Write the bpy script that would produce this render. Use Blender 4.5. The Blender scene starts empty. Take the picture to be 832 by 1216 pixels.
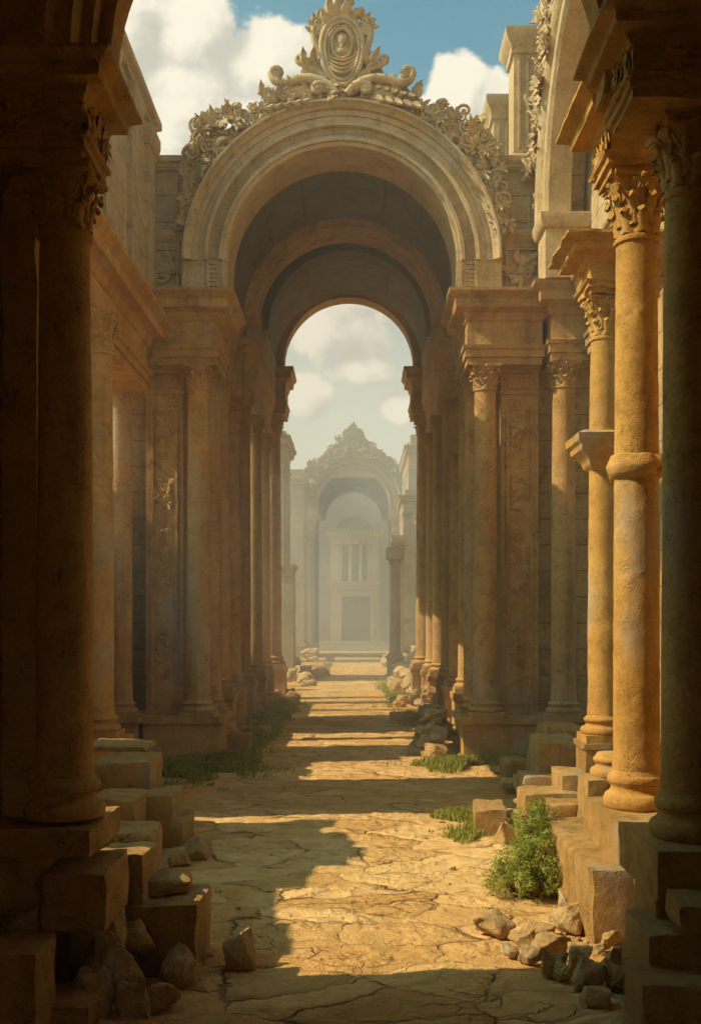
import bpy, bmesh, math, random
import numpy as np
from mathutils import Vector, Matrix, noise
PI = math.pi
F, H, VX, VY = 1200.0, 2.4, 424.0, 740.0        # focal length, eye height and vanishing point of the photograph
def X(px, d): return (px - VX) * d / F
def Z(py, d): return H + (VY - py) * d / F
S = bpy.context.scene
COL = S.collection
random.seed(7)

# ------------------------------------------------------------------ materials
def mat_new(name):
    m = bpy.data.materials.new(name); m.use_nodes = True
    nt = m.node_tree; nt.nodes.clear()
    return m, nt
class NT:
    def __init__(s, nt): s.nt = nt
    def n(s, t, **kw):
        x = s.nt.nodes.new(t)
        for k, v in kw.items(): setattr(x, k, v)
        return x
    def l(s, a, b): s.nt.links.new(a, b)
    def val(s, sock, v):
        if hasattr(v, 'is_output') or isinstance(v, bpy.types.NodeSocket): s.l(v, sock)
        else: sock.default_value = v
    def math(s, op, a, b=0.0, c=None, clamp=False):
        x = s.n('ShaderNodeMath', operation=op); x.use_clamp = clamp
        s.val(x.inputs[0], a); s.val(x.inputs[1], b)
        if c is not None: s.val(x.inputs[2], c)
        return x.outputs[0]
    def noise(s, vec, scale, detail=4, rough=.55, dist=0.0):
        x = s.n('ShaderNodeTexNoise'); s.l(vec, x.inputs['Vector'])
        x.inputs['Scale'].default_value = scale; x.inputs['Detail'].default_value = detail
        x.inputs['Roughness'].default_value = rough; x.inputs['Distortion'].default_value = dist
        return x.outputs['Fac']
    def sstep(s, v, a, b, lo=0., hi=1.):
        x = s.n('ShaderNodeMapRange', interpolation_type='SMOOTHSTEP'); s.val(x.inputs[0], v)
        for i, q in zip((1, 2, 3, 4), (a, b, lo, hi)): s.val(x.inputs[i], q)
        return x.outputs[0]
    def mix(s, f, a, b, mode='MIX'):
        x = s.n('ShaderNodeMix', data_type='RGBA', blend_type=mode)
        s.val(x.inputs[0], f)
        for i, q in ((6, a), (7, b)):
            if isinstance(q, tuple): x.inputs[i].default_value = (*q[:3], 1)
            else: s.l(q, x.inputs[i])
        return x.outputs[2]
    def vmul(s, vec, v):
        x = s.n('ShaderNodeVectorMath', operation='MULTIPLY'); s.l(vec, x.inputs[0]); x.inputs[1].default_value = v
        return x.outputs[0]

def stone(name, c1, c2, dark, sc=1.0, bump=.5, joints=0, pit=.5, grime=.5, bdist=.02):
    m, nt = mat_new(name); t = NT(nt)
    pos = t.n('ShaderNodeNewGeometry').outputs['Position']
    big = t.noise(pos, .55 * sc, 5, .6)
    mid = t.noise(pos, 3.2 * sc, 6, .65)
    fin = t.noise(pos, 22 * sc, 5, .7)
    streak = t.noise(t.vmul(pos, (3.5, 3.5, .28)), 1.0 * sc, 4, .6)
    c = t.mix(t.sstep(big, .35, .68), c1, c2)
    c = t.mix(t.sstep(mid, .42, .72, 0, .55), c, tuple(v * .66 for v in c1))
    c = t.mix(t.sstep(fin, .3, .75, .35, 0), c, dark)
    c = t.mix(t.sstep(streak, .5, .76, 0, .75 * grime), c, dark)
    blot = t.noise(pos, 1.3 * sc, 7, .72, .6)
    c = t.mix(t.sstep(blot, .56, .68, 0, .8 * grime), c, tuple(v * .8 for v in dark))
    lum = (c2[0] + c2[1] + c2[2]) / 3; old = t.sstep(t.noise(t.vmul(pos, (1, 1, .55)), .8 * sc, 5, .62), .53, .70, 0, .5)
    c = t.mix(old, c, (lum * .95, lum * .88, lum * .74))
    vor = t.n('ShaderNodeTexVoronoi', feature='F1'); t.l(pos, vor.inputs['Vector']); vor.inputs['Scale'].default_value = 26 * sc
    pits = t.math('MULTIPLY', t.sstep(vor.outputs['Distance'], .05, .38, 1, 0), t.sstep(mid, .45, .62))
    c = t.mix(t.math('MULTIPLY', pits, .55 * pit), c, dark)
    h = t.math('ADD', t.math('MULTIPLY', mid, 1.2), t.math('MULTIPLY', fin, .55))
    h = t.math('ADD', h, t.math('MULTIPLY', t.noise(pos, 70 * sc, 3, .6), .22))
    h = t.math('SUBTRACT', h, t.math('MULTIPLY', pits, pit))
    if joints:
        br = t.n('ShaderNodeTexBrick')
        br.inputs['Scale'].default_value = 1.0; br.inputs['Mortar Size'].default_value = .012
        br.inputs['Mortar Smooth'].default_value = .4
        br.inputs['Brick Width'].default_value = 1.15; br.inputs['Row Height'].default_value = .48
        sp = t.n('ShaderNodeSeparateXYZ'); t.l(pos, sp.inputs[0])
        cb = t.n('ShaderNodeCombineXYZ')
        wob = t.math('MULTIPLY', t.math('SUBTRACT', mid, .5), .05)
        t.l(t.math('ADD', t.math('ADD', sp.outputs[0], sp.outputs[1]), wob), cb.inputs[0]); t.l(t.math('ADD', sp.outputs[2], wob), cb.inputs[1])
        t.l(cb.outputs[0], br.inputs['Vector'])
        br.inputs['Color1'].default_value = (1, 1, 1, 1); br.inputs['Color2'].default_value = (.78, .78, .78, 1); br.inputs['Mortar'].default_value = (.35, .33, .3, 1)
        c = t.mix(joints, c, br.outputs['Color'], 'MULTIPLY')
        h = t.math('SUBTRACT', h, t.math('MULTIPLY', br.outputs['Fac'], 1.6 * joints))
    b = t.n('ShaderNodeBump'); b.inputs['Strength'].default_value = bump; b.inputs['Distance'].default_value = bdist
    t.l(h, b.inputs['Height'])
    p = t.n('ShaderNodeBsdfPrincipled'); t.l(c, p.inputs['Base Color']); t.l(b.outputs[0], p.inputs['Normal'])
    p.inputs['Roughness'].default_value = .92; p.inputs['Specular IOR Level'].default_value = .18
    o = t.n('ShaderNodeOutputMaterial'); t.l(p.outputs[0], o.inputs[0])
    return m

OCH1, OCH2, OCHD = (.58, .295, .066), (.72, .405, .115), (.15, .07, .02)
M_near = stone('weathered_ochre_stone', OCH1, OCH2, OCHD, 1.6, .8, 0, .9, .4, .012)
M_shaded = stone('shade_dark_ochre_stone', (.52, .28, .075), (.64, .38, .12), (.10, .055, .02), 1.6, .9, 0, .9, .5, .016)  # darker copy of the ochre stone; the near gate's shade put into the colour
M_rock = stone('pale_rubble_stone', (.66, .42, .17), (.80, .56, .26), (.22, .13, .055), 2.6, 1.0, 0, .8, .4, .03)
M_block = stone('rough_block_stone', (.54, .30, .09), (.68, .42, .155), (.15, .08, .03), 2.2, 1.0, 0, .8, .5, .03)
M_mid = stone('carved_sandstone', (.60, .345, .12), (.75, .475, .19), (.18, .10, .04), 1.0, .9, 0, .8, .75, .03)
M_wall = stone('coursed_sandstone', (.58, .335, .118), (.71, .45, .18), (.18, .10, .04), 1.0, .9, .7, .8, .8, .03)
M_crest = stone('pale_carved_stone', (.66, .48, .26), (.78, .59, .35), (.22, .14, .07), 1.4, .7, 0, .6, .6, .02)
M_upper = stone('lit_pale_cream_coursed_stone', (.66, .47, .245), (.78, .59, .345), (.26, .17, .085), 1.0, .9, .55, .7, .55, .03)  # paler than the lower stone: haze and sunlight put into the colour
M_ring = stone('lit_pale_cream_carved_stone', (.66, .47, .245), (.78, .59, .345), (.26, .17, .085), 1.2, .9, 0, .7, .5, .03)  # carved parts lightened the same way, haze and sunlight in the colour
M_vault = stone('dark_vault_stone', (.22, .165, .11), (.30, .225, .15), (.08, .062, .045), .9, .6, .6, .5, .7, .02)  # dark grey-brown tone for vaults, end walls and the window recess
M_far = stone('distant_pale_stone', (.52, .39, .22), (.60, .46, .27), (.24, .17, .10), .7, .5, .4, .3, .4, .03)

def simple(name, c1, c2, sc, rough=.9, bump=.4):
    m, nt = mat_new(name); t = NT(nt)
    pos = t.n('ShaderNodeNewGeometry').outputs['Position']
    n = t.noise(pos, sc, 5, .6)
    c = t.mix(t.sstep(n, .35, .66), c1, c2)
    b = t.n('ShaderNodeBump'); b.inputs['Strength'].default_value = bump; b.inputs['Distance'].default_value = .02
    t.l(n, b.inputs['Height'])
    p = t.n('ShaderNodeBsdfPrincipled'); t.l(c, p.inputs['Base Color']); t.l(b.outputs[0], p.inputs['Normal'])
    p.inputs['Roughness'].default_value = rough; p.inputs['Specular IOR Level'].default_value = .2
    o = t.n('ShaderNodeOutputMaterial'); t.l(p.outputs[0], o.inputs[0])
    return m
M_wood = simple('old_door_wood', (.13, .075, .03), (.20, .115, .05), 4)
def leafmat(name, c1, c2, trans=.35):
    m, nt = mat_new(name); t = NT(nt)
    pos = t.n('ShaderNodeNewGeometry').outputs['Position']
    c = t.mix(t.sstep(t.noise(pos, 9, 3, .6), .35, .65), c1, c2)
    d = t.n('ShaderNodeBsdfPrincipled'); t.l(c, d.inputs['Base Color']); d.inputs['Roughness'].default_value = .6
    d.inputs['Specular IOR Level'].default_value = .25
    tr = t.n('ShaderNodeBsdfTranslucent'); t.l(t.mix(1, c, (1., 1., .55), 'MULTIPLY'), tr.inputs[0])
    mx = t.n('ShaderNodeMixShader'); mx.inputs[0].default_value = trans; t.l(d.outputs[0], mx.inputs[1]); t.l(tr.outputs[0], mx.inputs[2])
    o = t.n('ShaderNodeOutputMaterial'); t.l(mx.outputs[0], o.inputs[0])
    return m
M_grass = leafmat('short_grass', (.24, .27, .04), (.46, .43, .11))
M_leaf = leafmat('shrub_leaf', (.22, .27, .035), (.46, .48, .10))
M_stem = simple('shrub_stem', (.10, .075, .035), (.16, .11, .05), 20)

def ground_mat(name, flags):
    m, nt = mat_new(name); t = NT(nt)
    pos = t.n('ShaderNodeNewGeometry').outputs['Position']
    big = t.noise(pos, .8, 6, .65); mid = t.noise(pos, 5, 6, .7); fin = t.noise(pos, 45, 4, .7)
    dirt = t.mix(t.sstep(mid, .35, .65), (.60, .30, .082), (.76, .43, .135))
    dirt = t.mix(t.sstep(big, .45, .7, 0, .5), dirt, (.44, .25, .085))
    c = dirt
    h = t.math('ADD', t.math('MULTIPLY', mid, 1.), t.math('MULTIPLY', fin, .55))
    if flags:
        wn = t.n('ShaderNodeTexNoise'); t.l(pos, wn.inputs['Vector']); wn.inputs['Scale'].default_value = 2.2; wn.inputs['Detail'].default_value = 6; wn.inputs['Roughness'].default_value = .6
        wv = t.n('ShaderNodeVectorMath', operation='SUBTRACT'); t.l(wn.outputs['Color'], wv.inputs[0]); wv.inputs[1].default_value = (.5, .5, .5)
        wp = t.n('ShaderNodeVectorMath', operation='MULTIPLY_ADD'); t.l(wv.outputs[0], wp.inputs[0]); wp.inputs[1].default_value = (.42, .42, 0); t.l(pos, wp.inputs[2])
        sv = t.vmul(wp.outputs[0], (1.15, 1.95, 0))
        ve = t.n('ShaderNodeTexVoronoi', feature='DISTANCE_TO_EDGE', voronoi_dimensions='2D'); t.l(sv, ve.inputs['Vector']); ve.inputs['Scale'].default_value = 1.0; ve.inputs['Randomness'].default_value = .92
        vc = t.n('ShaderNodeTexVoronoi', feature='F1', voronoi_dimensions='2D'); t.l(sv, vc.inputs['Vector']); vc.inputs['Scale'].default_value = 1.0; vc.inputs['Randomness'].default_value = .92
        v2 = t.n('ShaderNodeTexVoronoi', feature='DISTANCE_TO_EDGE', voronoi_dimensions='2D'); t.l(t.vmul(wp.outputs[0], (3.3, 5.1, 0)), v2.inputs['Vector']); v2.inputs['Scale'].default_value = 1.0
        tone = t.n('ShaderNodeSeparateColor'); t.l(vc.outputs['Color'], tone.inputs[0])
        st = t.n('ShaderNodeAttribute', attribute_name='slab').outputs['Fac']
        open_ = t.sstep(t.noise(pos, 1.5, 4, .65), .45, .62)
        wid = t.math('MULTIPLY_ADD', mid, .06, .004)
        j1 = t.math('MULTIPLY', t.sstep(ve.outputs['Distance'], 0., wid, 1, 0), t.math('MULTIPLY_ADD', open_, .82, .18))
        j2 = t.math('MULTIPLY', t.sstep(v2.outputs['Distance'], 0., .035, 1, 0), t.math('MULTIPLY', t.sstep(t.noise(pos, .9, 3, .6), .52, .62), .7))
        jt = t.math('MULTIPLY', t.math('MAXIMUM', j1, j2), t.math('MULTIPLY_ADD', st, .85, .15))
        sl = t.mix(tone.outputs[0], (.66, .375, .13), (.88, .57, .245))
        sl = t.mix(t.sstep(mid, .45, .7, 0, .65), sl, (.50, .29, .105))
        sl = t.mix(t.sstep(t.noise(pos, 1.7, 6, .7), .5, .66, 0, .55), sl, (.46, .25, .08))
        c = t.mix(t.math('MULTIPLY', st, t.sstep(fin, .2, .5, .55, 1)), dirt, sl)
        c = t.mix(t.math('MULTIPLY', jt, .82), c, (.15, .08, .03))
        h = t.math('SUBTRACT', t.math('MULTIPLY', h, .8), t.math('MULTIPLY', jt, 1.2))
        h = t.math('ADD', h, t.math('MULTIPLY', t.math('MULTIPLY', t.sstep(ve.outputs['Distance'], 0., .17), st), t.math('MULTIPLY_ADD', open_, .9, .35)))
        h = t.math('ADD', h, t.math('MULTIPLY', t.math('MULTIPLY', tone.outputs[1], st), .9))
    c = t.mix(t.sstep(fin, .58, .72, 0, .45), c, (.22, .13, .055))
    b = t.n('ShaderNodeBump'); b.inputs['Strength'].default_value = .9; b.inputs['Distance'].default_value = .045
    t.l(h, b.inputs['Height'])
    p = t.n('ShaderNodeBsdfPrincipled'); t.l(c, p.inputs['Base Color']); t.l(b.outputs[0], p.inputs['Normal'])
    p.inputs['Roughness'].default_value = .95; p.inputs['Specular IOR Level'].default_value = .12
    o = t.n('ShaderNodeOutputMaterial'); t.l(p.outputs[0], o.inputs[0])
    return m
M_dirt = ground_mat('dry_orange_earth', False)
M_path = ground_mat('worn_flagstones_in_earth', True)

# ------------------------------------------------------------------ mesh builder
class MB:
    def __init__(s): s.v = []; s.f = []
    def add(s, v, f):
        o = len(s.v); s.v += [tuple(q) for q in v]; s.f += [tuple(i + o for i in q) for q in f]; return s
    def box(s, x0, x1, y0, y1, z0, z1):
        v = [(x, y, z) for z in (z0, z1) for x, y in ((x0, y0), (x1, y0), (x1, y1), (x0, y1))]
        return s.add(v, [(3, 2, 1, 0), (4, 5, 6, 7), (0, 1, 5, 4), (1, 2, 6, 5), (2, 3, 7, 6), (3, 0, 4, 7)])
    def mould(s, prof, x0, x1, y0, y1):                   # profile (out, z) swept round a rectangle
        v = []; f = []
        for o, z in prof: v += [(x0 - o, y0 - o, z), (x1 + o, y0 - o, z), (x1 + o, y1 + o, z), (x0 - o, y1 + o, z)]
        for i in range(len(prof) - 1):
            for k in range(4): a = 4 * i + k; b = 4 * i + (k + 1) % 4; f.append((a, b, b + 4, a + 4))
        n = 4 * (len(prof) - 1); f += [(3, 2, 1, 0), (n, n + 1, n + 2, n + 3)]
        return s.add(v, f)
    def lathe(s, prof, cx=0, cy=0, seg=32):
        v = []; f = []
        for r, z in prof: v += [(cx + r * math.cos(2 * PI * k / seg), cy + r * math.sin(2 * PI * k / seg), z) for k in range(seg)]
        for i in range(len(prof) - 1):
            for k in range(seg): a = i * seg + k; b = i * seg + (k + 1) % seg; f.append((a, b, b + seg, a + seg))
        f += [tuple(range(seg))[::-1], tuple((len(prof) - 1) * seg + k for k in range(seg))]
        return s.add(v, f)
    def arch(s, prof, cx, cz, a0=0., a1=PI, n=40, ry=1.0):    # closed profile (r, y) swept along an arc in the XZ plane
        v = []; f = []; m = len(prof)
        for i in range(n + 1):
            a = a0 + (a1 - a0) * i / n
            v += [(cx + r * math.cos(a), y, cz + ry * r * math.sin(a)) for r, y in prof]
        for i in range(n):
            for k in range(m): a = i * m + k; b = i * m + (k + 1) % m; f.append((a, b, b + m, a + m))
        f += [tuple(range(m))[::-1], tuple(n * m + k for k in range(m))]
        return s.add(v, f)
    def archwall(s, x0, x1, z0, z1, cx, cz, r, y0, y1, over=0.0, n=32):   # wall with a round-headed opening
        if z0 < cz:
            s.box(x0, cx - r, y0, y1, z0, cz); s.box(cx + r, x1, y0, y1, z0, cz)
        top = lambda x: max(z1, cz + math.sqrt(max(0, over * over - (x - cx) ** 2))) if over else z1
        s.box(x0, cx - r, y0, y1, cz, z1); s.box(cx + r, x1, y0, y1, cz, z1)
        v = []; f = []
        for i in range(n + 1):
            a = PI - PI * i / n; x = cx + r * math.cos(a); z = cz + r * math.sin(a)
            v += [(x, y0, z), (x, y1, z), (x, y1, top(x)), (x, y0, top(x))]
        for i in range(n):
            for k in range(4): a = 4 * i + k; b = 4 * i + (k + 1) % 4; f.append((a, b, b + 4, a + 4))
        f += [(0, 1, 2, 3), (4 * n + 3, 4 * n + 2, 4 * n + 1, 4 * n)]
        return s.add(v, f)
    def tube(s, pts, rad, seg=7, sq=1.0, normal=Vector((0, 1, 0))):
        v = []; f = []; n = len(pts); pts = [Vector(p) for p in pts]
        for i, p in enumerate(pts):
            d = (pts[min(i + 1, n - 1)] - pts[max(i - 1, 0)])
            d = d.normalized() if d.length > 1e-9 else Vector((0, 0, 1))
            b = d.cross(normal)
            b = b.normalized() if b.length > 1e-6 else d.orthogonal().normalized()
            c = b.cross(d); r = rad[i] if isinstance(rad, (list, tuple)) else rad
            v += [p + b * (math.cos(2 * PI * k / seg) * r) + c * (math.sin(2 * PI * k / seg) * r * sq) for k in range(seg)]
        for i in range(n - 1):
            for k in range(seg): a = i * seg + k; q = i * seg + (k + 1) % seg; f.append((a, q, q + seg, a + seg))
        f += [tuple(range(seg))[::-1], tuple((n - 1) * seg + k for k in range(seg))]
        return s.add(v, f)
    def ball(s, c, r, sx=1, sy=1, sz=1, seg=8, rings=5):
        v = []; f = []; c = Vector(c)
        for i in range(1, rings):
            a = PI * i / rings
            for k in range(seg):
                b = 2 * PI * k / seg
                v.append((c.x + r * sx * math.sin(a) * math.cos(b), c.y + r * sy * math.sin(a) * math.sin(b), c.z + r * sz * math.cos(a)))
        for i in range(rings - 2):
            for k in range(seg): a = i * seg + k; q = i * seg + (k + 1) % seg; f.append((a, q, q + seg, a + seg))
        t = len(v); v += [(c.x, c.y, c.z + r * sz), (c.x, c.y, c.z - r * sz)]
        for k in range(seg): f += [(t, (k + 1) % seg, k), (t + 1, (rings - 2) * seg + k, (rings - 2) * seg + (k + 1) % seg)]
        return s.add(v, f)
    def xf(s, M):
        s.v = [tuple(M @ Vector(q)) for q in s.v]; return s
    def join(s, o, M=None):
        return s.add([tuple(M @ Vector(q)) for q in o.v] if M else o.v, o.f)
    def obj(s, name, mat, parent=None, rough=None, smooth=35, seed=0.0):
        return make(name, s.v, s.f, mat, parent, rough, smooth, seed)

def make(name, v, f, mat, parent=None, rough=None, smooth=35, seed=0.0):
    bm = bmesh.new()
    vs = [bm.verts.new(q) for q in v]
    for q in f:
        try: bm.faces.new([vs[i] for i in q])
        except ValueError: pass
    bmesh.ops.recalc_face_normals(bm, faces=bm.faces)
    if rough:
        L, amp, fr = rough
        for _ in range(9):
            e = [x for x in bm.edges if x.calc_length() > L]
            if not e or len(bm.verts) > 60000: break
            bmesh.ops.subdivide_edges(bm, edges=e, cuts=1, use_grid_fill=True)
        o = Vector((seed * 13.7, seed * 7.1, seed * 3.3))
        for w in bm.verts:
            p = w.co + o
            d = noise.noise_vector(p * fr) + noise.noise_vector(p * fr * 3.1) * .5
            chip = max(0., noise.noise(p * fr * .7 + Vector((50, 0, 0))) - .25) * 2.0
            w.co += d * amp * (.5 + chip * 2.2)
    me = bpy.data.meshes.new(name); bm.to_mesh(me); bm.free()
    me.materials.append(mat)
    if smooth:
        me.polygons.foreach_set('use_smooth', [True] * len(me.polygons))
        me.set_sharp_from_angle(angle=math.radians(smooth))
    o = bpy.data.objects.new(name, me); COL.objects.link(o)
    if parent: attach(o, parent)
    return o
def wloc(p):
    m = Matrix.Identity(4)
    while p is not None:
        m = (p.matrix_basis if p.parent is None else p.matrix_parent_inverse @ p.matrix_basis) @ m; p = p.parent
    return m
def attach(o, parent):
    o.parent = parent; o.matrix_parent_inverse = wloc(parent).inverted()
def empty(name, loc, label, cat, group=None):
    o = bpy.data.objects.new(name, None); COL.objects.link(o); o.location = loc; o.empty_display_size = .3
    tag(o, label, cat, group); return o
def tag(o, label, cat, group=None, kind=None):
    if label: o['label'] = label
    if cat: o['category'] = cat
    if group: o['group'] = group
    if kind: o['kind'] = kind
    return o
def copy_part(src, parent, M):                      # a part and its sub-parts, moved by M
    c = src.copy(); COL.objects.link(c); c.parent = None; c.matrix_parent_inverse = Matrix.Identity(4)
    c.matrix_basis = M; attach(c, parent)
    for ch in src.children:
        d = ch.copy(); COL.objects.link(d); d.parent = c; d.matrix_parent_inverse = Matrix.Identity(4); d.matrix_basis = Matrix.Identity(4)
    return c

# ------------------------------------------------------------------ architecture pieces
def capital_mb(r, h, seg=24, leaf=7):
    m = MB()
    m.lathe([(r * 1.0, -.02 * h), (r * 1.12, 0), (r * 1.14, .04 * h), (r * 1.1, .08 * h), (r, .09 * h), (r * 1.0, .45 * h), (r * 1.12, .7 * h), (r * 1.38, .88 * h), (r * 1.4, .9 * h)], seg=seg)
    def leaf_at(a, z0, hh, w, out):
        v = []; f = []; n = leaf; k = 5
        for i in range(n + 1):
            t = i / n
            rad = r * 1.03 + out * (t ** 2.6) + .012 * r
            z = z0 + hh * (t if t < .8 else .8 + .12 * math.sin((t - .8) / .2 * PI) - (t - .8) * .35)
            ww = w * (1 - .55 * t ** 2) * (1 + .22 * math.sin(t * PI * 5.2))
            for j in range(k):
                s = j / (k - 1) * 2 - 1
                b = rad + r * .10 * (1 - s * s) - .05 * r * abs(s)
                q = a + s * ww / (2 * r)
                v.append((b * math.cos(q), b * math.sin(q), z + .03 * h * (1 - abs(s))))
        for i in range(n):
            for j in range(k - 1): a_ = i * k + j; f.append((a_, a_ + 1, a_ + 1 + k, a_ + k))
        m.add(v, f)
    for q in range(8): leaf_at(q * PI / 4, .08 * h, .42 * h, .72 * r, .34 * r)
    for q in range(8): leaf_at(q * PI / 4 + PI / 8, .2 * h, .55 * h, .62 * r, .42 * r)
    for q in range(4):                              # corner volutes
        a = q * PI / 2 + PI / 4; d = Vector((math.cos(a), math.sin(a), 0))
        for sgn in (-1, 1):
            pts = []; rr = []
            t = Vector((-math.sin(a), math.cos(a), 0)) * sgn
            for i in range(6): u = i / 5; pts.append(d * (r * (1.08 + .62 * u * u)) + t * (r * .3 * (1 - u)) + Vector((0, 0, h * (.5 + .3 * u)))); rr.append(r * (.06 + .03 * u))
            c = d * (r * 1.62) + Vector((0, 0, h * .70))
            for i in range(9):
                b = PI * .55 - i * .55; R = r * .17 * (1 - i / 11)
                pts.append(c + d * (R * math.cos(b)) + Vector((0, 0, R * 1.0 * math.sin(b)))); rr.append(r * .085 * (1 - i / 14))
            m.tube(pts, rr, 6, normal=t)
    for q in range(4):                              # middle volutes and flower
        a = q * PI / 2; d = Vector((math.cos(a), math.sin(a), 0)); t = Vector((-math.sin(a), math.cos(a), 0))
        m.ball(d * (r * 1.38) + Vector((0, 0, .92 * h)), r * .17, seg=7, rings=4)
        for sgn in (-1, 1):
            m.tube([d * r * 1.1 + t * sgn * r * .45 + Vector((0, 0, .55 * h)), d * r * 1.2 + t * sgn * r * .3 + Vector((0, 0, .7 * h)), d * r * 1.33 + t * sgn * r * .16 + Vector((0, 0, .8 * h)), d * r * 1.38 + t * sgn * r * .07 + Vector((0, 0, .74 * h))], [r * .05, r * .06, r * .07, r * .03], 5)
    for z0, z1, k in ((.88, .93, 1.0), (.93, 1.0, 1.08)):   # concave abacus
        out = []
        for q in range(4):
            for i in range(7):
                s = i / 6 * 2 - 1; a = q * PI / 2
                dd = r * k * (1.42 - .2 * (1 - s * s)) * .93; tt = r * k * 1.28 * s
                out.append((dd * math.cos(a) - tt * math.sin(a), dd * math.sin(a) + tt * math.cos(a)))
        nn = len(out)
        v = [(x, y, z0 * h) for x, y in out] + [(x, y, z1 * h) for x, y in out]
        f = [(i, (i + 1) % nn, (i + 1) % nn + nn, i + nn) for i in range(nn)] + [tuple(range(nn))[::-1], tuple(range(nn, 2 * nn))]
        m.add(v, f)
    return m
def base_mb(r, h, plinth=True, seg=36):
    m = MB(); p = h * .28 if plinth else 0
    if plinth: m.mould([(0, 0), (0, p)], -r * 1.42, r * 1.42, -r * 1.42, r * 1.42)
    hh = h - p; P = [(r * 1.2, p)]
    for i in range(9): a = -PI / 2 + PI * i / 8; P.append((r * 1.28 + r * .16 * math.cos(a), p + hh * (.19 + .19 * math.sin(a))))
    P += [(r * 1.24, p + hh * .40), (r * 1.14, p + hh * .45), (r * 1.11, p + hh * .53), (r * 1.15, p + hh * .6), (r * 1.2, p + hh * .62)]
    for i in range(7): a = -PI / 2 + PI * i / 6; P.append((r * 1.16 + r * .1 * math.cos(a), p + hh * (.74 + .11 * math.sin(a))))
    P += [(r * 1.12, p + hh * .87), (r * 1.1, p + hh * .92), (r * 1.0, p + hh)]
    return m.lathe(P, seg=seg)
def shaft_mb(r, z0, z1, seg=40, n=30, taper=.88):
    m = MB(); P = []
    for i in range(n + 1):
        t = i / n; k = 1 - (1 - taper) * (t ** 1.8)
        if t < .02: k *= 1.04
        P.append((r * k, z0 + (z1 - z0) * t))
    return m.lathe(P, seg=seg)
def column(parent, loc, r, h, mat, caph=None, bh=None, rough=(9, .006, 3), seed=1., seg=40, n=30, cap=True, base=True, plinth=True, name='column', fine=None):
    caph = caph or r * 2.2; bh = bh or r * 1.15
    z0 = bh * .98 if base else 0; z1 = h - caph * .99 if cap else h
    o = shaft_mb(r, z0, z1, seg, n).obj(name, mat, parent, rough, 50, seed)
    if base: base_mb(r, bh, plinth).obj('column_base', mat, o, fine or (.3, rough[1] * .8, rough[2]), 50, seed)
    if cap:
        c = capital_mb(r * .88, caph, seg=24); c.xf(Matrix.Translation((0, 0, h - caph))); c.obj('capital', mat, o, fine and (fine[0], fine[1], fine[2]) or (9, rough[1] * .6, 6), 40, seed)
    M = Matrix.Translation(loc); o.matrix_parent_inverse = Matrix.Identity(4); o.parent = None; o.matrix_basis = M; attach(o, parent)
    for ch in o.children: ch.matrix_parent_inverse = Matrix.Identity(4)
    return o
def entab(z0, z1, out, frieze=True):                 # architrave, frieze and cornice profile
    h = z1 - z0; P = [(0, z0), (0, z0 + .1 * h), (.11 * out, z0 + .102 * h), (.11 * out, z0 + .2 * h), (.2 * out, z0 + .215 * h), (.24 * out, z0 + .262 * h), (.02 * out, z0 + .272 * h), (0, z0 + .3 * h), (0, z0 + .6 * h)]
    P += [(.08 * out, z0 + .61 * h), (.12 * out, z0 + .645 * h), (.2 * out, z0 + .67 * h), (.2 * out, z0 + .71 * h), (.3 * out, z0 + .735 * h), (.62 * out, z0 + .76 * h), (.66 * out, z0 + .80 * h), (.66 * out, z0 + .87 * h), (.72 * out, z0 + .885 * h), (.82 * out, z0 + .915 * h), (.96 * out, z0 + .945 * h), (out, z0 + .96 * h), (out, z1)]
    return P
def podium(z0, z1, out=.08):
    h = z1 - z0
    return [(out, z0), (out, z0 + .16 * h), (out * .5, z0 + .175 * h), (0, z0 + .2 * h), (0, z0 + .83 * h), (out * .4, z0 + .84 * h), (out * .9, z0 + .87 * h), (out, z0 + .875 * h), (out, z1)]

# ------------------------------------------------------------------ carved ornament (front faces -Y)
def spiral(m, c, R, y, th, a0=0., hand=1, turns=1.6, dy=.5):
    pts = []; rr = []; n = int(11 * turns) + 3
    for i in range(n + 1):
        t = i / n; a = a0 + hand * t * turns * 2 * PI; q = R * (1 - .82 * t)
        pts.append((c[0] + q * math.cos(a), y - th * dy * t, c[1] + q * math.sin(a))); rr.append(th * (1 - .45 * t))
    m.tube(pts, rr, 6); m.ball((c[0], y - th * dy, c[1]), th * .95, seg=7, rings=4)
    return pts[0]
def leaf(m, p, ang, L, W, y, lift=.35, n=6):
    v = []; f = []; ca, sa = math.cos(ang), math.sin(ang)
    for i in range(n + 1):
        t = i / n; w = W * math.sin(PI * min(1, .18 + .82 * t)) ** .8 * (1 + .25 * math.sin(t * 19)) * (1 if i < n else .2)
        yy = y - L * lift * math.sin(t * PI * .62) - (L * .12 if t > .8 else 0)
        bend = L * .16 * math.sin(t * PI)
        for s, dd in ((-1, .0), (-.5, -.12), (0, .04), (.5, -.12), (1, .0)):
            u = L * t; q = s * w * .5 + bend
            v.append((p[0] + u * ca - q * sa, yy + dd * W * 1.2 + abs(s) * W * .2, p[1] + u * sa + q * ca))
    for i in range(n):
        for j in range(4): a = i * 5 + j; f.append((a, a + 1, a + 6, a + 5))
    m.add(v, f)
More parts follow.
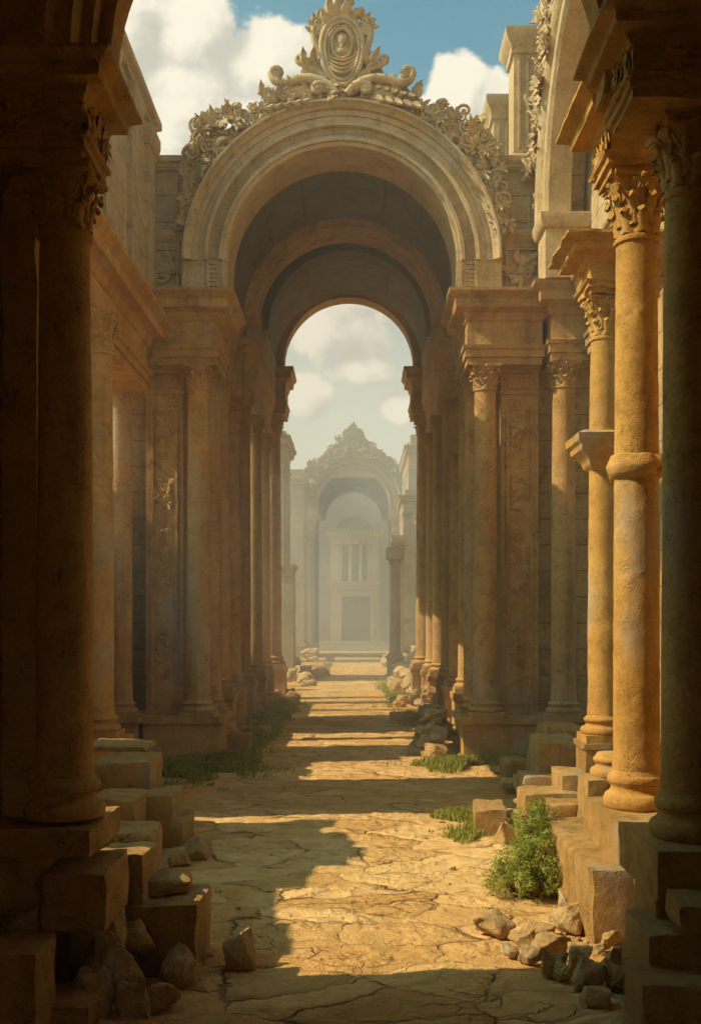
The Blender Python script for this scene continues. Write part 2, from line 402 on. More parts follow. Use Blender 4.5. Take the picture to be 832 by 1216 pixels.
def curve_scroll(m, pts, y, th0, th1, R, hand, end_a=None):   # a stem through pts that ends in a curl
    P = [Vector((a, 0, b)) for a, b in pts]; out = []
    n = len(P)
    for i in range(n - 1):
        p0, p1, p2, p3 = P[max(i - 1, 0)], P[i], P[i + 1], P[min(i + 2, n - 1)]
        for k in range(6):
            t = k / 6
            out.append(.5 * ((2 * p1) + (p2 - p0) * t + (2 * p0 - 5 * p1 + 4 * p2 - p3) * t * t + (3 * p1 - p0 - 3 * p2 + p3) * t ** 3))
    d = (P[-1] - P[-2]).normalized(); nrm = Vector((-d.z, 0, d.x)) * hand; c = P[-1] + nrm * R
    a0 = math.atan2(-nrm.z, -nrm.x)
    for k in range(15):
        t = k / 14; a = a0 + hand * t * 1.45 * 2 * PI; q = R * (1 - .78 * t)
        out.append(Vector((c.x + q * math.cos(a), 0, c.z + q * math.sin(a))))
    N = len(out); rr = [th0 + (th1 - th0) * i / (N - 1) for i in range(N)]
    m.tube([(q.x, y - rr[i] * .3, q.z) for i, q in enumerate(out)], rr, 8)
    m.ball((c.x, y - th1 * .6, c.z), th1 * 1.0, seg=8, rings=5)
def foliage_clump(m, rng, pts, size, y, sp=.14):
    for (x, z) in pts:
        k = rng.random(); s = size * rng.uniform(.6, 1.55); yy = y - rng.uniform(0, size * .5)
        if k < sp: spiral(m, (x, z), s * .5, yy, s * .13, rng.uniform(0, 6.28), rng.choice((-1, 1)), rng.uniform(1.1, 1.8))
        elif k < sp + .1:
            for q in range(5): leaf(m, (x, z), q * 1.257 + rng.random(), s * .55, s * .4, yy, .4, 5)
            m.ball((x, yy - s * .2, z), s * .15, seg=7, rings=4)
        elif k < sp + .2: m.ball((x, yy, z), s * .28, 1, .8, 1, seg=8, rings=5)
        else:
            a = rng.uniform(0, 6.28)
            for q in (-.7, 0, .7): leaf(m, (x, z), a + q, s * rng.uniform(.7, 1.1), s * .42, yy, rng.uniform(.3, .6), 6)

def crest_mb(rng, lod=1):
    """crest over the arch crown; local metres, origin = crown point, 1 px of the photograph = 0.015 m"""
    m = MB(); k = .015
    def g(px, py): return ((px - 407) * k, (127 - py) * k)
    bp = [(407, 6), (396, 14), (392, 26), (374, 24), (372, 48), (381, 62), (364, 72), (356, 86), (368, 92), (330, 96), (325, 108), (313, 116), (314, 134), (407, 124)]
    poly = [g(a, b) for a, b in bp]; poly = poly + [(-x, z) for x, z in poly[-2:0:-1]]
    inset = [(x * .96, z * .97 + .02) for x, z in poly]
    v = [(x, .0, z) for x, z in inset] + [(x, .42, z) for x, z in inset]; n = len(inset)
    m.add(v, [tuple(range(n)), tuple(range(n, 2 * n))[::-1]] + [(i, (i + 1) % n, (i + 1) % n + n, i + n) for i in range(n)])
    def ring(c, rx, rz, y, th, a0=0, a1=2 * PI, egg=.12):
        pts = []
        N = 30
        for i in range(N + 1):
            a = a0 + (a1 - a0) * i / N; w = 1 + egg * math.sin(a)
            pts.append((c[0] + rx * w * math.cos(a), y, c[1] + rz * math.sin(a)))
        m.tube(pts, th, 7)
    c = g(407, 68)
    ring(c, .365, .60, -.16, .05); ring(c, .30, .52, -.17, .035); ring(c, .235, .45, -.13, .03)
    cz = (c[0], c[1] + .14); ring(cz, .18, .26, -.16, .028, egg=0)
    m.ball((c[0], .02, c[1]), .34, 1, .5, 1.66, 20, 12)
    for q in range(4):                               # hanging swags under the medallion
        z = c[1] - .13 - q * .085; w = .27 - .02 * q
        m.tube([(c[0] + w * s, -.17 - .02 * q + .05 * s * s, z + .14 * s * s - .03) for s in [i / 6 - 1 for i in range(13)]], .026, 6)
    # plain profile relief bust in the medallion
    m.ball((0, -.16, cz[1] + .05), .085, .85, .6, 1.15, 12, 8); m.ball((0, -.13, cz[1] - .13), .13, 1.1, .5, .62, 12, 7); m.ball((0, -.16, cz[1] - .05), .05, .9, .8, 1.3, 8, 5)
    m.ball((0, -.12, cz[1] + .10), .105, 1, .6, .85, 12, 6); m.ball((0, -.215, cz[1] + .04), .02, .7, 1, 1.4, 6, 4)
    for s in (-1, 1):
        m.ball((s * .033, -.205, cz[1] + .065), .014, 1.3, .6, .7, 6, 4)
        for q in range(3): leaf(m, (s * .06, cz[1] - .2), PI / 2 - s * (.7 + .3 * q), .14, .05, -.14, .2, 5)
        def G(px, py): a, b = g(px, py); return (a * s, b)
        h = -s
        leaf(m, G(404, 34), PI / 2 + s * -.12, .50, .24, -.12, .22, 8)
        leaf(m, G(410, 34), PI / 2 - s * .45, .44, .22, -.14, .3, 8)
        leaf(m, G(415, 36), PI / 2 - s * .85, .34, .2, -.12, .35, 7)
        spiral(m, G(425, 24), .09, -.1, .035, PI, -s, 1.3)
        # shoulder scrolls
        curve_scroll(m, [G(427, 76), G(437, 60), G(441, 44)], -.1, .07, .05, .10, s, None)
        spiral(m, G(437, 33), .11, -.12, .045, -PI / 2, s, 1.4)
        for q in range(4): leaf(m, G(432 + 2 * q, 30 + 3 * q), PI / 2 - s * (.1 + .5 * q), .19, .12, -.1, .3, 6)
        # inner S-scroll to the side
        curve_scroll(m, [G(425, 100), G(436, 90), G(450, 84), G(458, 80)], -.1, .06, .03, .075, s)
        leaf(m, G(444, 88), PI / 2 - s * .35, .36, .17, -.12, .3, 7); leaf(m, G(438, 84), PI / 2 - s * .05, .3, .15, -.1, .3, 7)
        # large outer volutes
        curve_scroll(m, [G(420, 112), G(437, 103), G(455, 101), G(472, 105), G(484, 104), G(489, 99)], -.14, .11, .040, .115, s)
        for q in range(4): leaf(m, G(440 + 11 * q, 106 - q * .6), PI / 2 - s * (.8 + .1 * q), .17, .09, -.2, .2, 6)
        curve_scroll(m, [G(430, 122), G(450, 113), G(468, 114), G(484, 120), G(495, 119)], -.1, .08, .04, .07, s)
        curve_scroll(m, [G(412, 121), G(422, 110), G(434, 108)], -.2, .07, .05, .09, -s)
        curve_scroll(m, [G(470, 130), G(462, 121), G(450, 118)], -.16, .06, .045, .08, s)
        for q in range(6): leaf(m, G(430 + 10 * q, 116 + 1.5 * q), PI / 2 - s * (1.1 + .12 * q), .22, .11, -.18, .35, 7)
        for q in range(5): leaf(m, G(440 + 11 * q, 124 + 2 * q), -s * .5 + (PI if s < 0 else 0), .28, .15, -.2, .35, 6)
        leaf(m, G(494, 122), PI / 2 - s * .4, .3, .16, -.1, .35, 7)
        for q in range(90):
            x = rng.uniform(425, 500); t = (x - 425) / 75; yb = 128 + 9 * t; yt = 92 + 24 * t
            foliage_clump(m, rng, [G(x, rng.uniform(yt + 7, yb))], .11, -.1, .5)
        foliage_clump(m, rng, [G(428 + rng.random() * 10, rng.uniform(40, 100)) for _ in range(22)], .11, -.06, .5)
    foliage_clump(m, rng, [g(407 + rng.uniform(-22, 22), rng.uniform(112, 124)) for _ in range(18)], .12, -.16, .4)
    return m
def spandrel_mb(rng, side, R, cz, wtop):
    """carved foliage that climbs the extrados of the arch on one side (side -1 left, 1 right); local to the arch axis"""
    m = MB()
    n = 0
    while n < 430:
        a = rng.uniform(.16, 1.25); t = rng.random() ** 1.3
        q = R + .03 + t * (.10 + .60 * math.exp(-((a - .80) / .26) ** 2) + .12 * math.exp(-((a - .42) / .25) ** 2))
        x, z = q * math.cos(a), cz + q * math.sin(a)
        if x > 3.0 or z < 9.46: continue
        foliage_clump(m, rng, [(side * x, z)], rng.choice((.10, .13, .18)), -.03 - .08 * rng.random(), .34); n += 1
    for (x, z, r) in ((2.5, 11.0, .15), (2.2, 11.16, .13), (2.66, 10.72, .15), (1.9, 11.3, .11), (2.35, 10.85, .14), (2.72, 10.3, .13)):
        spiral(m, (side * x, z), r, -.14, r * .24, rng.uniform(0, 6), side, 1.7)
        for q in range(6): leaf(m, (side * x, z), q * 1.05, r * 1.25, r * .55, -.08, .25, 6)
    # a solid bed behind the carving
    pts = [(R * math.cos(a), cz + R * math.sin(a)) for a in [.1 + i * .11 for i in range(11)]]
    out = [(q + .0, z) for q, z in ((1.3, 11.42), (1.75, 11.32), (2.25, 11.14), (2.55, 10.98), (2.72, 10.6), (2.76, 10.2), (2.8, 9.8), (2.82, 9.2))]
    ring = [(side * x, z) for x, z in pts + out]
    nn = len(ring)
    m.add([(x, .0, z) for x, z in ring] + [(x, .4, z) for x, z in ring], [tuple(range(nn)), tuple(range(nn, 2 * nn))[::-1]] + [(i, (i + 1) % nn, (i + 1) % nn + nn, i + nn) for i in range(nn)])
    return m
def relief_panel(m, rng, x0, x1, z0, z1, y, s=.16, fl=.5):
    cx, cz = (x0 + x1) / 2, (z0 + z1) / 2; w = min(x1 - x0, z1 - z0) / 2
    t = MB(); spiral(t, (cx, cz), w * .62, 0, w * .09, -PI / 2, 1, 1.6); spiral(t, (cx, cz), w * .8, 0, w * .07, PI / 2, -1, .9)
    for q in range(8): leaf(t, (cx, cz), q * .785, w * .5, w * .3, -.02, .25, 5)
    foliage_clump(t, rng, [(rng.uniform(x0 + s * .5, x1 - s * .5), rng.uniform(z0 + s * .5, z1 - s * .5)) for _ in range(int(14 * (x1 - x0) * (z1 - z0) / (s * s) * .06) + 4)], s, 0)
    t.v = [(a, y + max(-.14, b * fl), c) for a, b, c in t.v]; m.join(t)

# ------------------------------------------------------------------ gate front, shared by the great arch and the far gate
RIN, ROUT, CZ = 2.03, 2.80, 8.82
def gate_front(root, mats, loc, s, lod, rng):
    mw, mm, mc, mu, mr = mats
    T = Matrix.Translation(loc) @ Matrix.Diagonal((s, s, s, 1))
    rg = (.32 * s, .010 * s, 2.2 / s)
    def put(name, mb, mat, parent=root, r=rg, sm=35): return mb.xf(T).obj(name, mat, parent, r, sm, loc[1] * .1)
    cols = []
    for sd in (-1, 1):
        def U(a, b): return (sd * a, sd * b) if sd > 0 else (sd * b, sd * a)
        m = MB()                                     # pier body with panelled pilaster
        a, b = U(2.3, 4.7); m.box(a, b, .62, 1.2, -.1, 7.0)
        pier = put('pier', m, mw)
        m = MB(); a, b = U(2.84, 3.51)
        m.box(a, b, .10, .64, .72, 6.48); m.mould([(0, 6.48), (.03, 6.50), (.03, 6.55), (.005, 6.56), (.005, 6.88), (.05, 6.92), (.05, 6.97)], a, b, .10, .64)
        for (p0, p1, q0, q1) in ((a + .1, b - .1, .95, 6.25), (a + .12, b - .12, 6.6, 6.84)):
            for e in ((p0, p1, q0, q0 + .04), (p0, p1, q1 - .04, q1), (p0, p0 + .04, q0 + .041, q1 - .041), (p1 - .04, p1, q0 + .041, q1 - .041)): m.box(e[0], e[1], .055, .12, e[2], e[3])
        if lod:
            for zz, hh in ((5.5, .9), (4.4, .7), (2.9, 1.3), (1.6, .7)):
                relief_panel(m, rng, a + .16, b - .16, zz, zz + hh, .105, .13, .5)
        put('pilaster', m, mm)
        m = MB(); a, b = U(2.06, 3.55); m.mould(podium(-.1, .75, .07), a + .07, b - .07, -.28, 1.05); put('podium', m, mm)
        m = MB(); a, b = U(3.56, 4.75); m.mould(podium(-.1, .8, .07), a + .0, b, -.50, 1.0); put('podium', m, mm)
        m = MB(); a, b = U(2.2, 3.52); m.mould(entab(6.95, 8.2, .34), a, b, -.24, 1.1); put('entablature', m, mm)
        m = MB(); a, b = U(3.62, 4.9); m.mould(entab(6.95, 8.25, .34), a, b, -.52, 1.1); put('entablature', m, mm)
        m = MB(); a, b = U(2.82, 4.8); m.box(a, b, .12, .9, 8.2, 9.22)   # attic wall: relief panel, string course
        m.mould([(0, 9.22), (.04, 9.25), (.12, 9.34), (.13, 9.40), (.05, 9.44), (0, 9.46)], a, b, .12, .9)
        p0, p1 = U(2.92, 3.58)
        for e in ((p0, p1, 8.32, 8.36), (p0, p1, 9.08, 9.12), (p0, p0 + .04, 8.361, 9.079), (p1 - .04, p1, 8.361, 9.079)): m.box(e[0], e[1], .07, .13, e[2], e[3])
        relief_panel(m, rng, p0 + .05, p1 - .05, 8.38, 9.06, .11, .2, .4)
        if lod: relief_panel(m, rng, U(3.75, 4.5)[0], U(3.75, 4.5)[1], 8.38, 9.06, .11, .2, .4)
        put('attic', m, mu)
        m = MB(); a, b = U(1.97 + .06, 2.83)          # stilt block under the ring
        m.box(a, b, -.10, .9, 8.2, CZ)
        e0, e1 = U(2.06, 2.12); m.box(e0, e1, -.13, -.09, 8.2, CZ); e0, e1 = U(2.34, 2.40); m.box(e0, e1, -.13, -.09, 8.2, CZ)
        put('impost', m, mr)
        mb = spandrel_mb(rng, sd, ROUT, CZ, 10.8); mb.v = [(x, y + .02, z) for x, y, z in mb.v]
        put('carved_foliage', mb, mc, r=None, sm=60)
        if not cols:
            c = column(root, (0, 0, 0), .215 * s, 6.2 * s, mm, .45 * s, .3 * s, (9, .006 * s, 2.5 / s), 2., 32, 24)
            cols.append(c); first = True
        for (u, v) in ((2.535, -.06), (3.885, -.26), (2.45, .72)):
            M = Matrix.Translation((loc[0] + sd * u * s, loc[1] + v * s, loc[2] + .75 * s))
            if first: cols[0].matrix_parent_inverse = Matrix.Identity(4); cols[0].parent = None; cols[0].matrix_basis = M; attach(cols[0], root); first = False
            else: copy_part(cols[0], root, M)
    m = MB()                                         # spandrel wall
    m.archwall(-4.8, 4.8, 9.44, 10.72, 0, CZ, 2.4, .16, .85, over=2.72)
    for sd in (-1, 1):
        a, b = (2.6, 4.85) if sd > 0 else (-4.85, -2.6)
        m.mould([(0, 10.5), (.05, 10.53), (.05, 10.62), (.1, 10.66), (.1, 10.76), (.02, 10.80)], a, b, .15, .86)
    put('spandrel_wall', m, mu)
    m = MB()                                         # archivolt
    pr = [(2.03, .9), (2.03, -.05), (2.04, -.10), (2.10, -.12), (2.11, -.17), (2.17, -.17), (2.18, -.09), (2.19, -.075), (2.35, -.075), (2.36, -.10), (2.37, -.17), (2.43, -.18), (2.44, -.11), (2.46, -.10), (2.56, -.10), (2.565, -.13), (2.66, -.13), (2.67, -.19), (2.74, -.23), (2.76, -.28), (2.80, -.28), (2.80, .9)]
    m.arch(pr, 0, CZ, 0, PI, 72)
    ring = put('archivolt', m, mr, r=(.3 * s, .006 * s, 2.5 / s), sm=40)
    m = MB()                                         # carved fret band on the ring
    N = 84
    for i in range(N):
        a0 = PI * (i + .12) / N; a1 = PI * (i + .88) / N; am = (a0 + a1) / 2
        for r0, r1, b0, b1 in ((2.205, 2.225, a0, a1), (2.225, 2.325, a0, a0 + .007), (2.325, 2.345, a0, a1 - .008), (2.255, 2.325, a1 - .015, a1 - .008), (2.25, 2.27, am - .004, a1 - .015)):
            m.arch([(r0, -.06), (r0, -.098), (r1, -.098), (r1, -.06)], 0, CZ, b0, b1, 1)
    for sd in (-1, 1):
        for i in range(8):
            z = 8.22 + i * .076; a, b = (sd * 2.21, sd * 2.34); a, b = min(a, b), max(a, b)
            m.box(a, b, -.128, -.099, z, z + .016); m.box(a, a + .016, -.128, -.099, z + .0161, z + .05)
    put('fret_band', m, mr, ring, None)
    mb = crest_mb(rng)
    if not lod:
        tri = [(-2.6, -1.2), (-1.5, .25), (-.75, .75), (0, 1.75), (.75, .75), (1.5, .25), (2.6, -1.2)]
        mb.add([(x, -.02, z) for x, z in tri] + [(x, .4, z) for x, z in tri], [tuple(range(7)), tuple(range(7, 14))[::-1]] + [(i, (i + 1) % 7, (i + 1) % 7 + 7, i + 7) for i in range(7)])
        for _ in range(330):
            x = rng.uniform(-2.7, 2.7); hi = np.interp(abs(x), [0, .75, 1.5, 2.7], [1.75, .85, .35, -1.2]); lo = math.sqrt(max(0, 2.8 ** 2 - x * x)) - 2.8
            foliage_clump(mb, rng, [(x, rng.uniform(lo, hi + .08))], rng.choice((.16, .22, .3)), -.05)
    mb.xf(Matrix.Translation((0, -.02, CZ + ROUT - .02)))
    put('crest', mb, mc, r=None, sm=60)
    return cols[0]

AX = -.27
rng = random.Random(11)
# ------------------------------------------------------------------ ground, path
g = MB(); g.add([(-600, -300, -.07), (600, -300, -.07), (600, 900, -.07), (-600, 900, -.07)], [(0, 1, 2, 3)])
tag(g.obj('ground', M_dirt, None, None, 0), None, None, kind='structure')
def path_mesh():
    ys = [4.9]
    while ys[-1] < 93: ys.append(ys[-1] * 1.0056)
    ys = np.array(ys); nx = 380; xs = np.linspace(-4.4, 4.4, nx)
    Xg, Yg = np.meshgrid(xs, ys)
    def vn(x, y, sc, sd):
        x = x * sc + sd * 17.3; y = y * sc + sd * 5.7
        xi = np.floor(x).astype(int); yi = np.floor(y).astype(int); fx = x - xi; fy = y - yi
        fx = fx * fx * (3 - 2 * fx); fy = fy * fy * (3 - 2 * fy)
        h = lambda a, b: np.modf(np.abs(np.sin(a * 127.1 + b * 311.7) * 43758.5453))[0]
        return (h(xi, yi) * (1 - fx) + h(xi + 1, yi) * fx) * (1 - fy) + (h(xi, yi + 1) * (1 - fx) + h(xi + 1, yi + 1) * fx) * fy
    wx = Xg + .22 * (vn(Xg, Yg, 1.9, 1) - .5) + .07 * (vn(Xg, Yg, 6, 2) - .5) + .03 * (vn(Xg, Yg, 15, 12) - .5)
    wy = Yg + .22 * (vn(Xg, Yg, 1.9, 3) - .5) + .07 * (vn(Xg, Yg, 6, 4) - .5) + .03 * (vn(Xg, Yg, 15, 14) - .5)
    cw, ch = .60, .36
    u, v = wx / cw, wy / ch; iu = np.floor(u).astype(int); iv = np.floor(v).astype(int)
    d1 = np.full(u.shape, 9.); d2 = np.full(u.shape, 9.); cid = np.zeros(u.shape)
    hh = lambda a, b, k: np.modf(np.abs(np.sin(a * 127.1 + b * 311.7 + k * 74.7) * 43758.5453))[0]
    cu = np.zeros(u.shape); cv = np.zeros(u.shape)
    for a in (-1, 0, 1):
        for b in (-1, 0, 1):
            A, B = iu + a, iv + b
            pu, pv = A + .12 + .76 * hh(A, B, 1), B + .12 + .76 * hh(A, B, 2)
            d = np.sqrt(((u - pu) * cw) ** 2 + ((v - pv) * ch) ** 2)
            nw = d < d1
            d2 = np.where(nw, d1, np.minimum(d2, d)); cid = np.where(nw, hh(A, B, 3), cid)
            cu = np.where(nw, u - pu, cu); cv = np.where(nw, v - pv, cv); d1 = np.where(nw, d, d1)
    e = d2 - d1
    far = np.clip((Yg - 8) / 25, 0, 1)
    cover = vn(Xg, Yg, .55, 6) * .6 + vn(Xg, Yg, 1.7, 7) * .4 + .28 * np.clip((np.abs(Xg + .1) - 1.2) / .8, 0, 2) + .25 * (hh(np.floor(cid * 997), 1, 5) - .5)
    slab = np.clip((.74 - cover) / .16, 0, 1)
    wcr = .016 + .022 * vn(Xg, Yg, 3, 8) ** 2 + .0012 * Yg
    edge = np.clip(e / wcr, 0, 1); edge = edge * edge * (3 - 2 * edge); edge = 1 - (1 - edge) * np.clip((vn(Xg, Yg, 1.6, 41) * .6 + vn(Xg, Yg, 5, 42) * .4 - .34) / .2, 0, 1)
    h = slab * ((cid - .5) * .02 + (hh(np.floor(cid * 997), 2, 5) - .5) * .03 * cu + (hh(np.floor(cid * 997), 3, 5) - .5) * .035 * cv + .012 * vn(Xg, Yg, 7, 9) + .008 * vn(Xg, Yg, 19, 19))
    h = h * (.5 + .5 * edge)
    h += (1 - slab) * (.010 * vn(Xg, Yg, 4, 10) + .012 * vn(Xg, Yg, 1.5, 11) + .012 * vn(Xg, Yg, 14, 21)) + .04 * (vn(Xg, Yg, .5, 13) - .5)
    lip = np.clip((4.4 - np.abs(Xg)) / .5, 0, 1)
    h = h * lip - .10 * (1 - lip) - .0
    ny = len(ys); co = np.stack([Xg, Yg, h], -1).reshape(-1, 3)
    me = bpy.data.meshes.new('stone_path')
    idx = np.arange(ny * nx).reshape(ny, nx)
    fc = np.stack([idx[:-1, :-1], idx[:-1, 1:], idx[1:, 1:], idx[1:, :-1]], -1).reshape(-1, 4)
    me.from_pydata(co.tolist(), [], fc.tolist())
    for nme, arr in (('crack', (1 - edge) * np.clip(slab * 1.2, 0, 1)), ('slab', slab), ('tone', cid)):
        at = me.attributes.new(nme, 'FLOAT', 'POINT'); at.data.foreach_set('value', arr.reshape(-1).astype(np.float32))
    me.polygons.foreach_set('use_smooth', [True] * len(me.polygons)); me.materials.append(M_path)
    o = bpy.data.objects.new('stone_path', me); COL.objects.link(o); tag(o, None, None, kind='structure')
path_mesh()

# ------------------------------------------------------------------ the great arch (front at 18 m, passage to 34 m)
GY = 18.0
great = empty('triumphal_arch', (AX, GY, 0), 'tall sandstone arch with vaulted passage, carved crest and cartouche spanning the path', 'archway')
gcol = gate_front(great, (M_wall, M_mid, M_crest, M_upper, M_ring), (AX, GY, 0), 1.0, 1, rng)
RG = (.4, .010, 1.8)
def gp(name, mb, mat, r=RG, sm=35, parent=None): return mb.obj(name, mat, parent or great, r, sm, 3.)
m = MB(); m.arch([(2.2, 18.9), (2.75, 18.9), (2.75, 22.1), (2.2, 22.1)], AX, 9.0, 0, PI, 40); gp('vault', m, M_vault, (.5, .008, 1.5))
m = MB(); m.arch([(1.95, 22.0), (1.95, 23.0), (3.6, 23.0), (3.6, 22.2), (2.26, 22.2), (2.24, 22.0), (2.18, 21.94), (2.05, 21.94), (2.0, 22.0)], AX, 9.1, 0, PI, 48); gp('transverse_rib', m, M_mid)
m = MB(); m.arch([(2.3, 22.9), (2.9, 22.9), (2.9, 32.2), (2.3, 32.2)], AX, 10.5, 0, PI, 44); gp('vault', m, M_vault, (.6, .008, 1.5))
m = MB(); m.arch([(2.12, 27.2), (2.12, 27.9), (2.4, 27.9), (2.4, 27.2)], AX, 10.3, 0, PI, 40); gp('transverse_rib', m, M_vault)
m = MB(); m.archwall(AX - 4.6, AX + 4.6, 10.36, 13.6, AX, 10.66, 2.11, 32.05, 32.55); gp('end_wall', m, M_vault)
m = MB(); m.arch([(2.05, 31.95), (2.05, 32.6), (2.4, 32.6), (2.4, 31.95), (2.3, 31.9), (2.17, 31.9), (2.13, 31.95)], AX, 10.65, 0, PI, 44); gp('archivolt', m, M_mid)
for sd in (-1, 1):
    def U(a, b): return (AX + sd * a, AX + sd * b) if sd > 0 else (AX + sd * b, AX + sd * a)
    # entablatures over the passage columns, rising towards the back
    for (u0, u1, y0, y1, z0, z1, ov) in ((2.36, 3.4, 19.25, 21.85, 7.35, 8.5, .12), (2.22, 3.4, 22.0, 23.1, 7.35, 8.55, .27), (2.40, 3.4, 23.6, 31.3, 8.0, 9.3, .14), (1.98, 4.6, 31.6, 32.9, 8.95, 10.37, .27)):
        a, b = U(u0, u1); m = MB(); m.mould(entab(z0, z1, ov), a, b, y0, y1); gp('entablature', m, M_mid)
    a, b = U(2.25, 3.4); m = MB(); m.box(a, b, 19.0, 22.4, 8.56, 9.3); m.box(a + .02, b - .02, 23.05, 32.0, 9.3, 10.6); gp('upper_wall', m, M_wall)
    # passage columns on pedestals
    for (y, z1, r) in ((20.6, 7.35, .2), (22.6, 7.35, .2), (24.5, 8.0, .22), (27.4, 8.0, .22), (30.0, 8.0, .22), (32.1, 8.95, .29)):
        cx = AX + sd * (2.52 if y < 32 else 2.42); pz = 1.0
        m = MB(); m.mould(podium(-.1, pz, .035), cx - r * 1.5, cx + r * 1.5, y - r * 1.5, y + r * 1.5); gp('pedestal', m, M_mid)
        k = r / .215; kz = (z1 - pz) / 6.2
        copy_part(gcol, great, Matrix.Translation((cx, y, pz)) @ Matrix.Diagonal((k, k, kz, 1)))
    # walls behind the columns; the left one is broken by open bays that let the sun in
    wl = MB()
    if sd > 0:
        a, b = U(2.85, 3.5); wl.box(a, b, 19.0, 33.0, -.1, 8.5); a, b = U(3.0, 3.5); wl.box(a, b, 19.0, 33.6, 8.5, 10.4)
    else:
        for y0, y1 in ((21.6, 25.7), (29.6, 30.4)):
            a, b = U(2.85, 3.6); wl.box(a, b, y0, y1, -.1, 8.5)
        a, b = U(3.0, 3.5); wl.box(a, b, 19.0, 33.6, 8.5, 10.4)
        a, b = U(3.0, 3.5); wl.box(a, b, 25.8, 29.5, -.1, 1.9); wl.box(a, b, 19.3, 21.5, -.1, 1.8)
    gp('side_wall', wl, M_wall, (.6, .012, 1.5))
# roof over the passage keeps daylight out of the vault haunches
m = MB()
for sd in (-1, 1):
    a, b = (AX + 2.3, AX + 4.6) if sd > 0 else (AX - 4.6, AX - 2.3)
    m.box(a, b, 18.9, 33.6, 10.62, 10.9)
gp('roof_slab', m, M_wall, None)

# ------------------------------------------------------------------ side walls between the near gate and the great arch
lw = empty('ruined_colonnade_wall', (-4, 14, 0), 'high weathered side wall and column at left behind the dark near pier', 'wall')
RGW = (.3, .014, 1.9)
def put(name, mb, mat, parent, r=RGW, sm=35, sd=5.): return mb.obj(name, mat, parent, r, sm, sd)
m = MB(); m.box(-4.6, -3.75, 12.25, 15.0, -.1, 7.0); m.box(-4.6, -3.9, 15.0, 17.5, 6.4, 7.0); put('wall', m, M_wall, lw)
m = MB(); m.mould(entab(6.35, 7.6, .36), -4.6, -3.42 - .15, 12.1, 17.2); put('entablature', m, M_near, lw)
m = MB(); m.box(-5.3, -4.95, 18.15, 18.75, -.1, 8); m.box(-5.28, -4.97, 17.0, 18.148, -.1, 5.4); put('sun_blocker', m, M_wall, lw)  # added masonry that keeps direct sun off the left pier recess
m = MB(); m.box(-4.5, -3.62, 12.6, 18.1, 7.6, 11.0); m.mould([(0, 11.0), (.06, 11.03), (.06, 11.12), (.14, 11.18), (.14, 11.3), (0, 11.33)], -4.5, -3.62, 12.6, 17.9)
for y in (13.0, 14.6, 16.2, 17.5):
    m.mould([(0, 7.6), (.05, 7.6), (.05, 7.9), (0, 7.93), (0, 10.5), (.05, 10.6), (.08, 10.75), (.08, 10.9)], -3.8, -3.55, y - .28, y + .28)
put('upper_wall', m, M_upper, lw)
column(lw, (-3.28, 12.85, .95), .19, 5.4, M_near, .55, .3, (9, .008, 3), 4.)
m = MB(); m.mould(podium(-.1, .95, .06), -3.62, -2.98, 12.5, 13.2); put('pedestal', m, M_near, lw)
# unseen broken-topped wall added further out, shaped to shade the left of the path
ow = MB()
xs = [-14 + i * .35 for i in range(0)]
m = MB(); rr = random.Random(5)
y = 6.9
while y < 11.6:
    h = 3.72 + (y - 6.9) * .17 + rr.uniform(-.12, .12) + .25 * math.sin(y * 2.1); m.box(-5.3, -4.75, y, y + .37, -.1, h); y += .372
y = 15.0
while y < 17.3:
    h = 3.5 + (y - 15) * .1 + rr.uniform(-.12, .12); m.box(-5.0, -4.55, y, y + .37, -.1, h); y += .372
tag(put('shade_wall', m, M_wall, None, (.12, .06, 2.2)), 'unseen broken-topped wall added beyond the left colonnade to shade the path', 'wall')

m = MB(); m.box(-9.2, -8.6, 18, 60, -.1, 4.2); tag(put('garden_wall', m, M_wall, None, (.6, .05, 1.2)), 'plain outer wall glimpsed between the left columns of the passage', 'wall')
rw = empty('arcaded_side_wall', (4, 14, 0), 'sunlit high side wall at right with one great carved niche arch above the entablature', 'wall')
T = Matrix.Rotation(PI / 2, 4, 'Z')      # (x, y, z) -> (-y, x, z): local x runs along depth, local y runs to the left
m = MB(); m.archwall(10.2, 18.0, 8.25, 13.6, 14.3, 9.3, 3.12, -3.9, -3.25, over=0); m.xf(T); put('arch_wall', m, M_upper, rw)
m = MB(); m.arch([(2.75, -3.6), (2.75, -3.22), (2.8, -3.16), (2.9, -3.14), (2.95, -3.18), (3.0, -3.2), (3.12, -3.2), (3.16, -3.14), (3.26, -3.08), (3.3, -3.08), (3.3, -3.6)], 14.3, 9.3, 0, PI, 56); m.xf(T); put('archivolt', m, M_ring, rw, (.3, .008, 2))
m = MB(); m.box(10.2, 18.0, -4.3, -3.93, 8.25, 13.8); m.xf(T); put('niche_wall', m, M_upper, rw)
m = MB(); m.mould([(0, 9.08), (.03, 9.1), (.07, 9.18), (.08, 9.26), (.08, 9.32), (0, 9.34)], 3.16, 3.9, 17.05, 17.8); m.box(3.18, 3.9, 17.08, 17.78, 8.25, 9.08); put('impost', m, M_ring, rw)
m = MB(); rq = random.Random(3)
for _ in range(260):
    a = rq.uniform(.15, 1.75); q = 3.35 + rq.random() ** 1.3 * 1.0
    x, z = 14.3 + q * math.cos(a), 9.3 + q * math.sin(a)
    if x > 17.9 or z > 13.4: continue
    foliage_clump(m, rq, [(x, z)], .22, 3.22)
m.v = [(-(-b), a, c) for a, b, c in m.v]
m.v = [(3.22 - (3.22 - b if False else (3.22 - b)) , a, c) for (b, a, c) in m.v]
put('carved_foliage', m, M_crest, rw, None, 60)
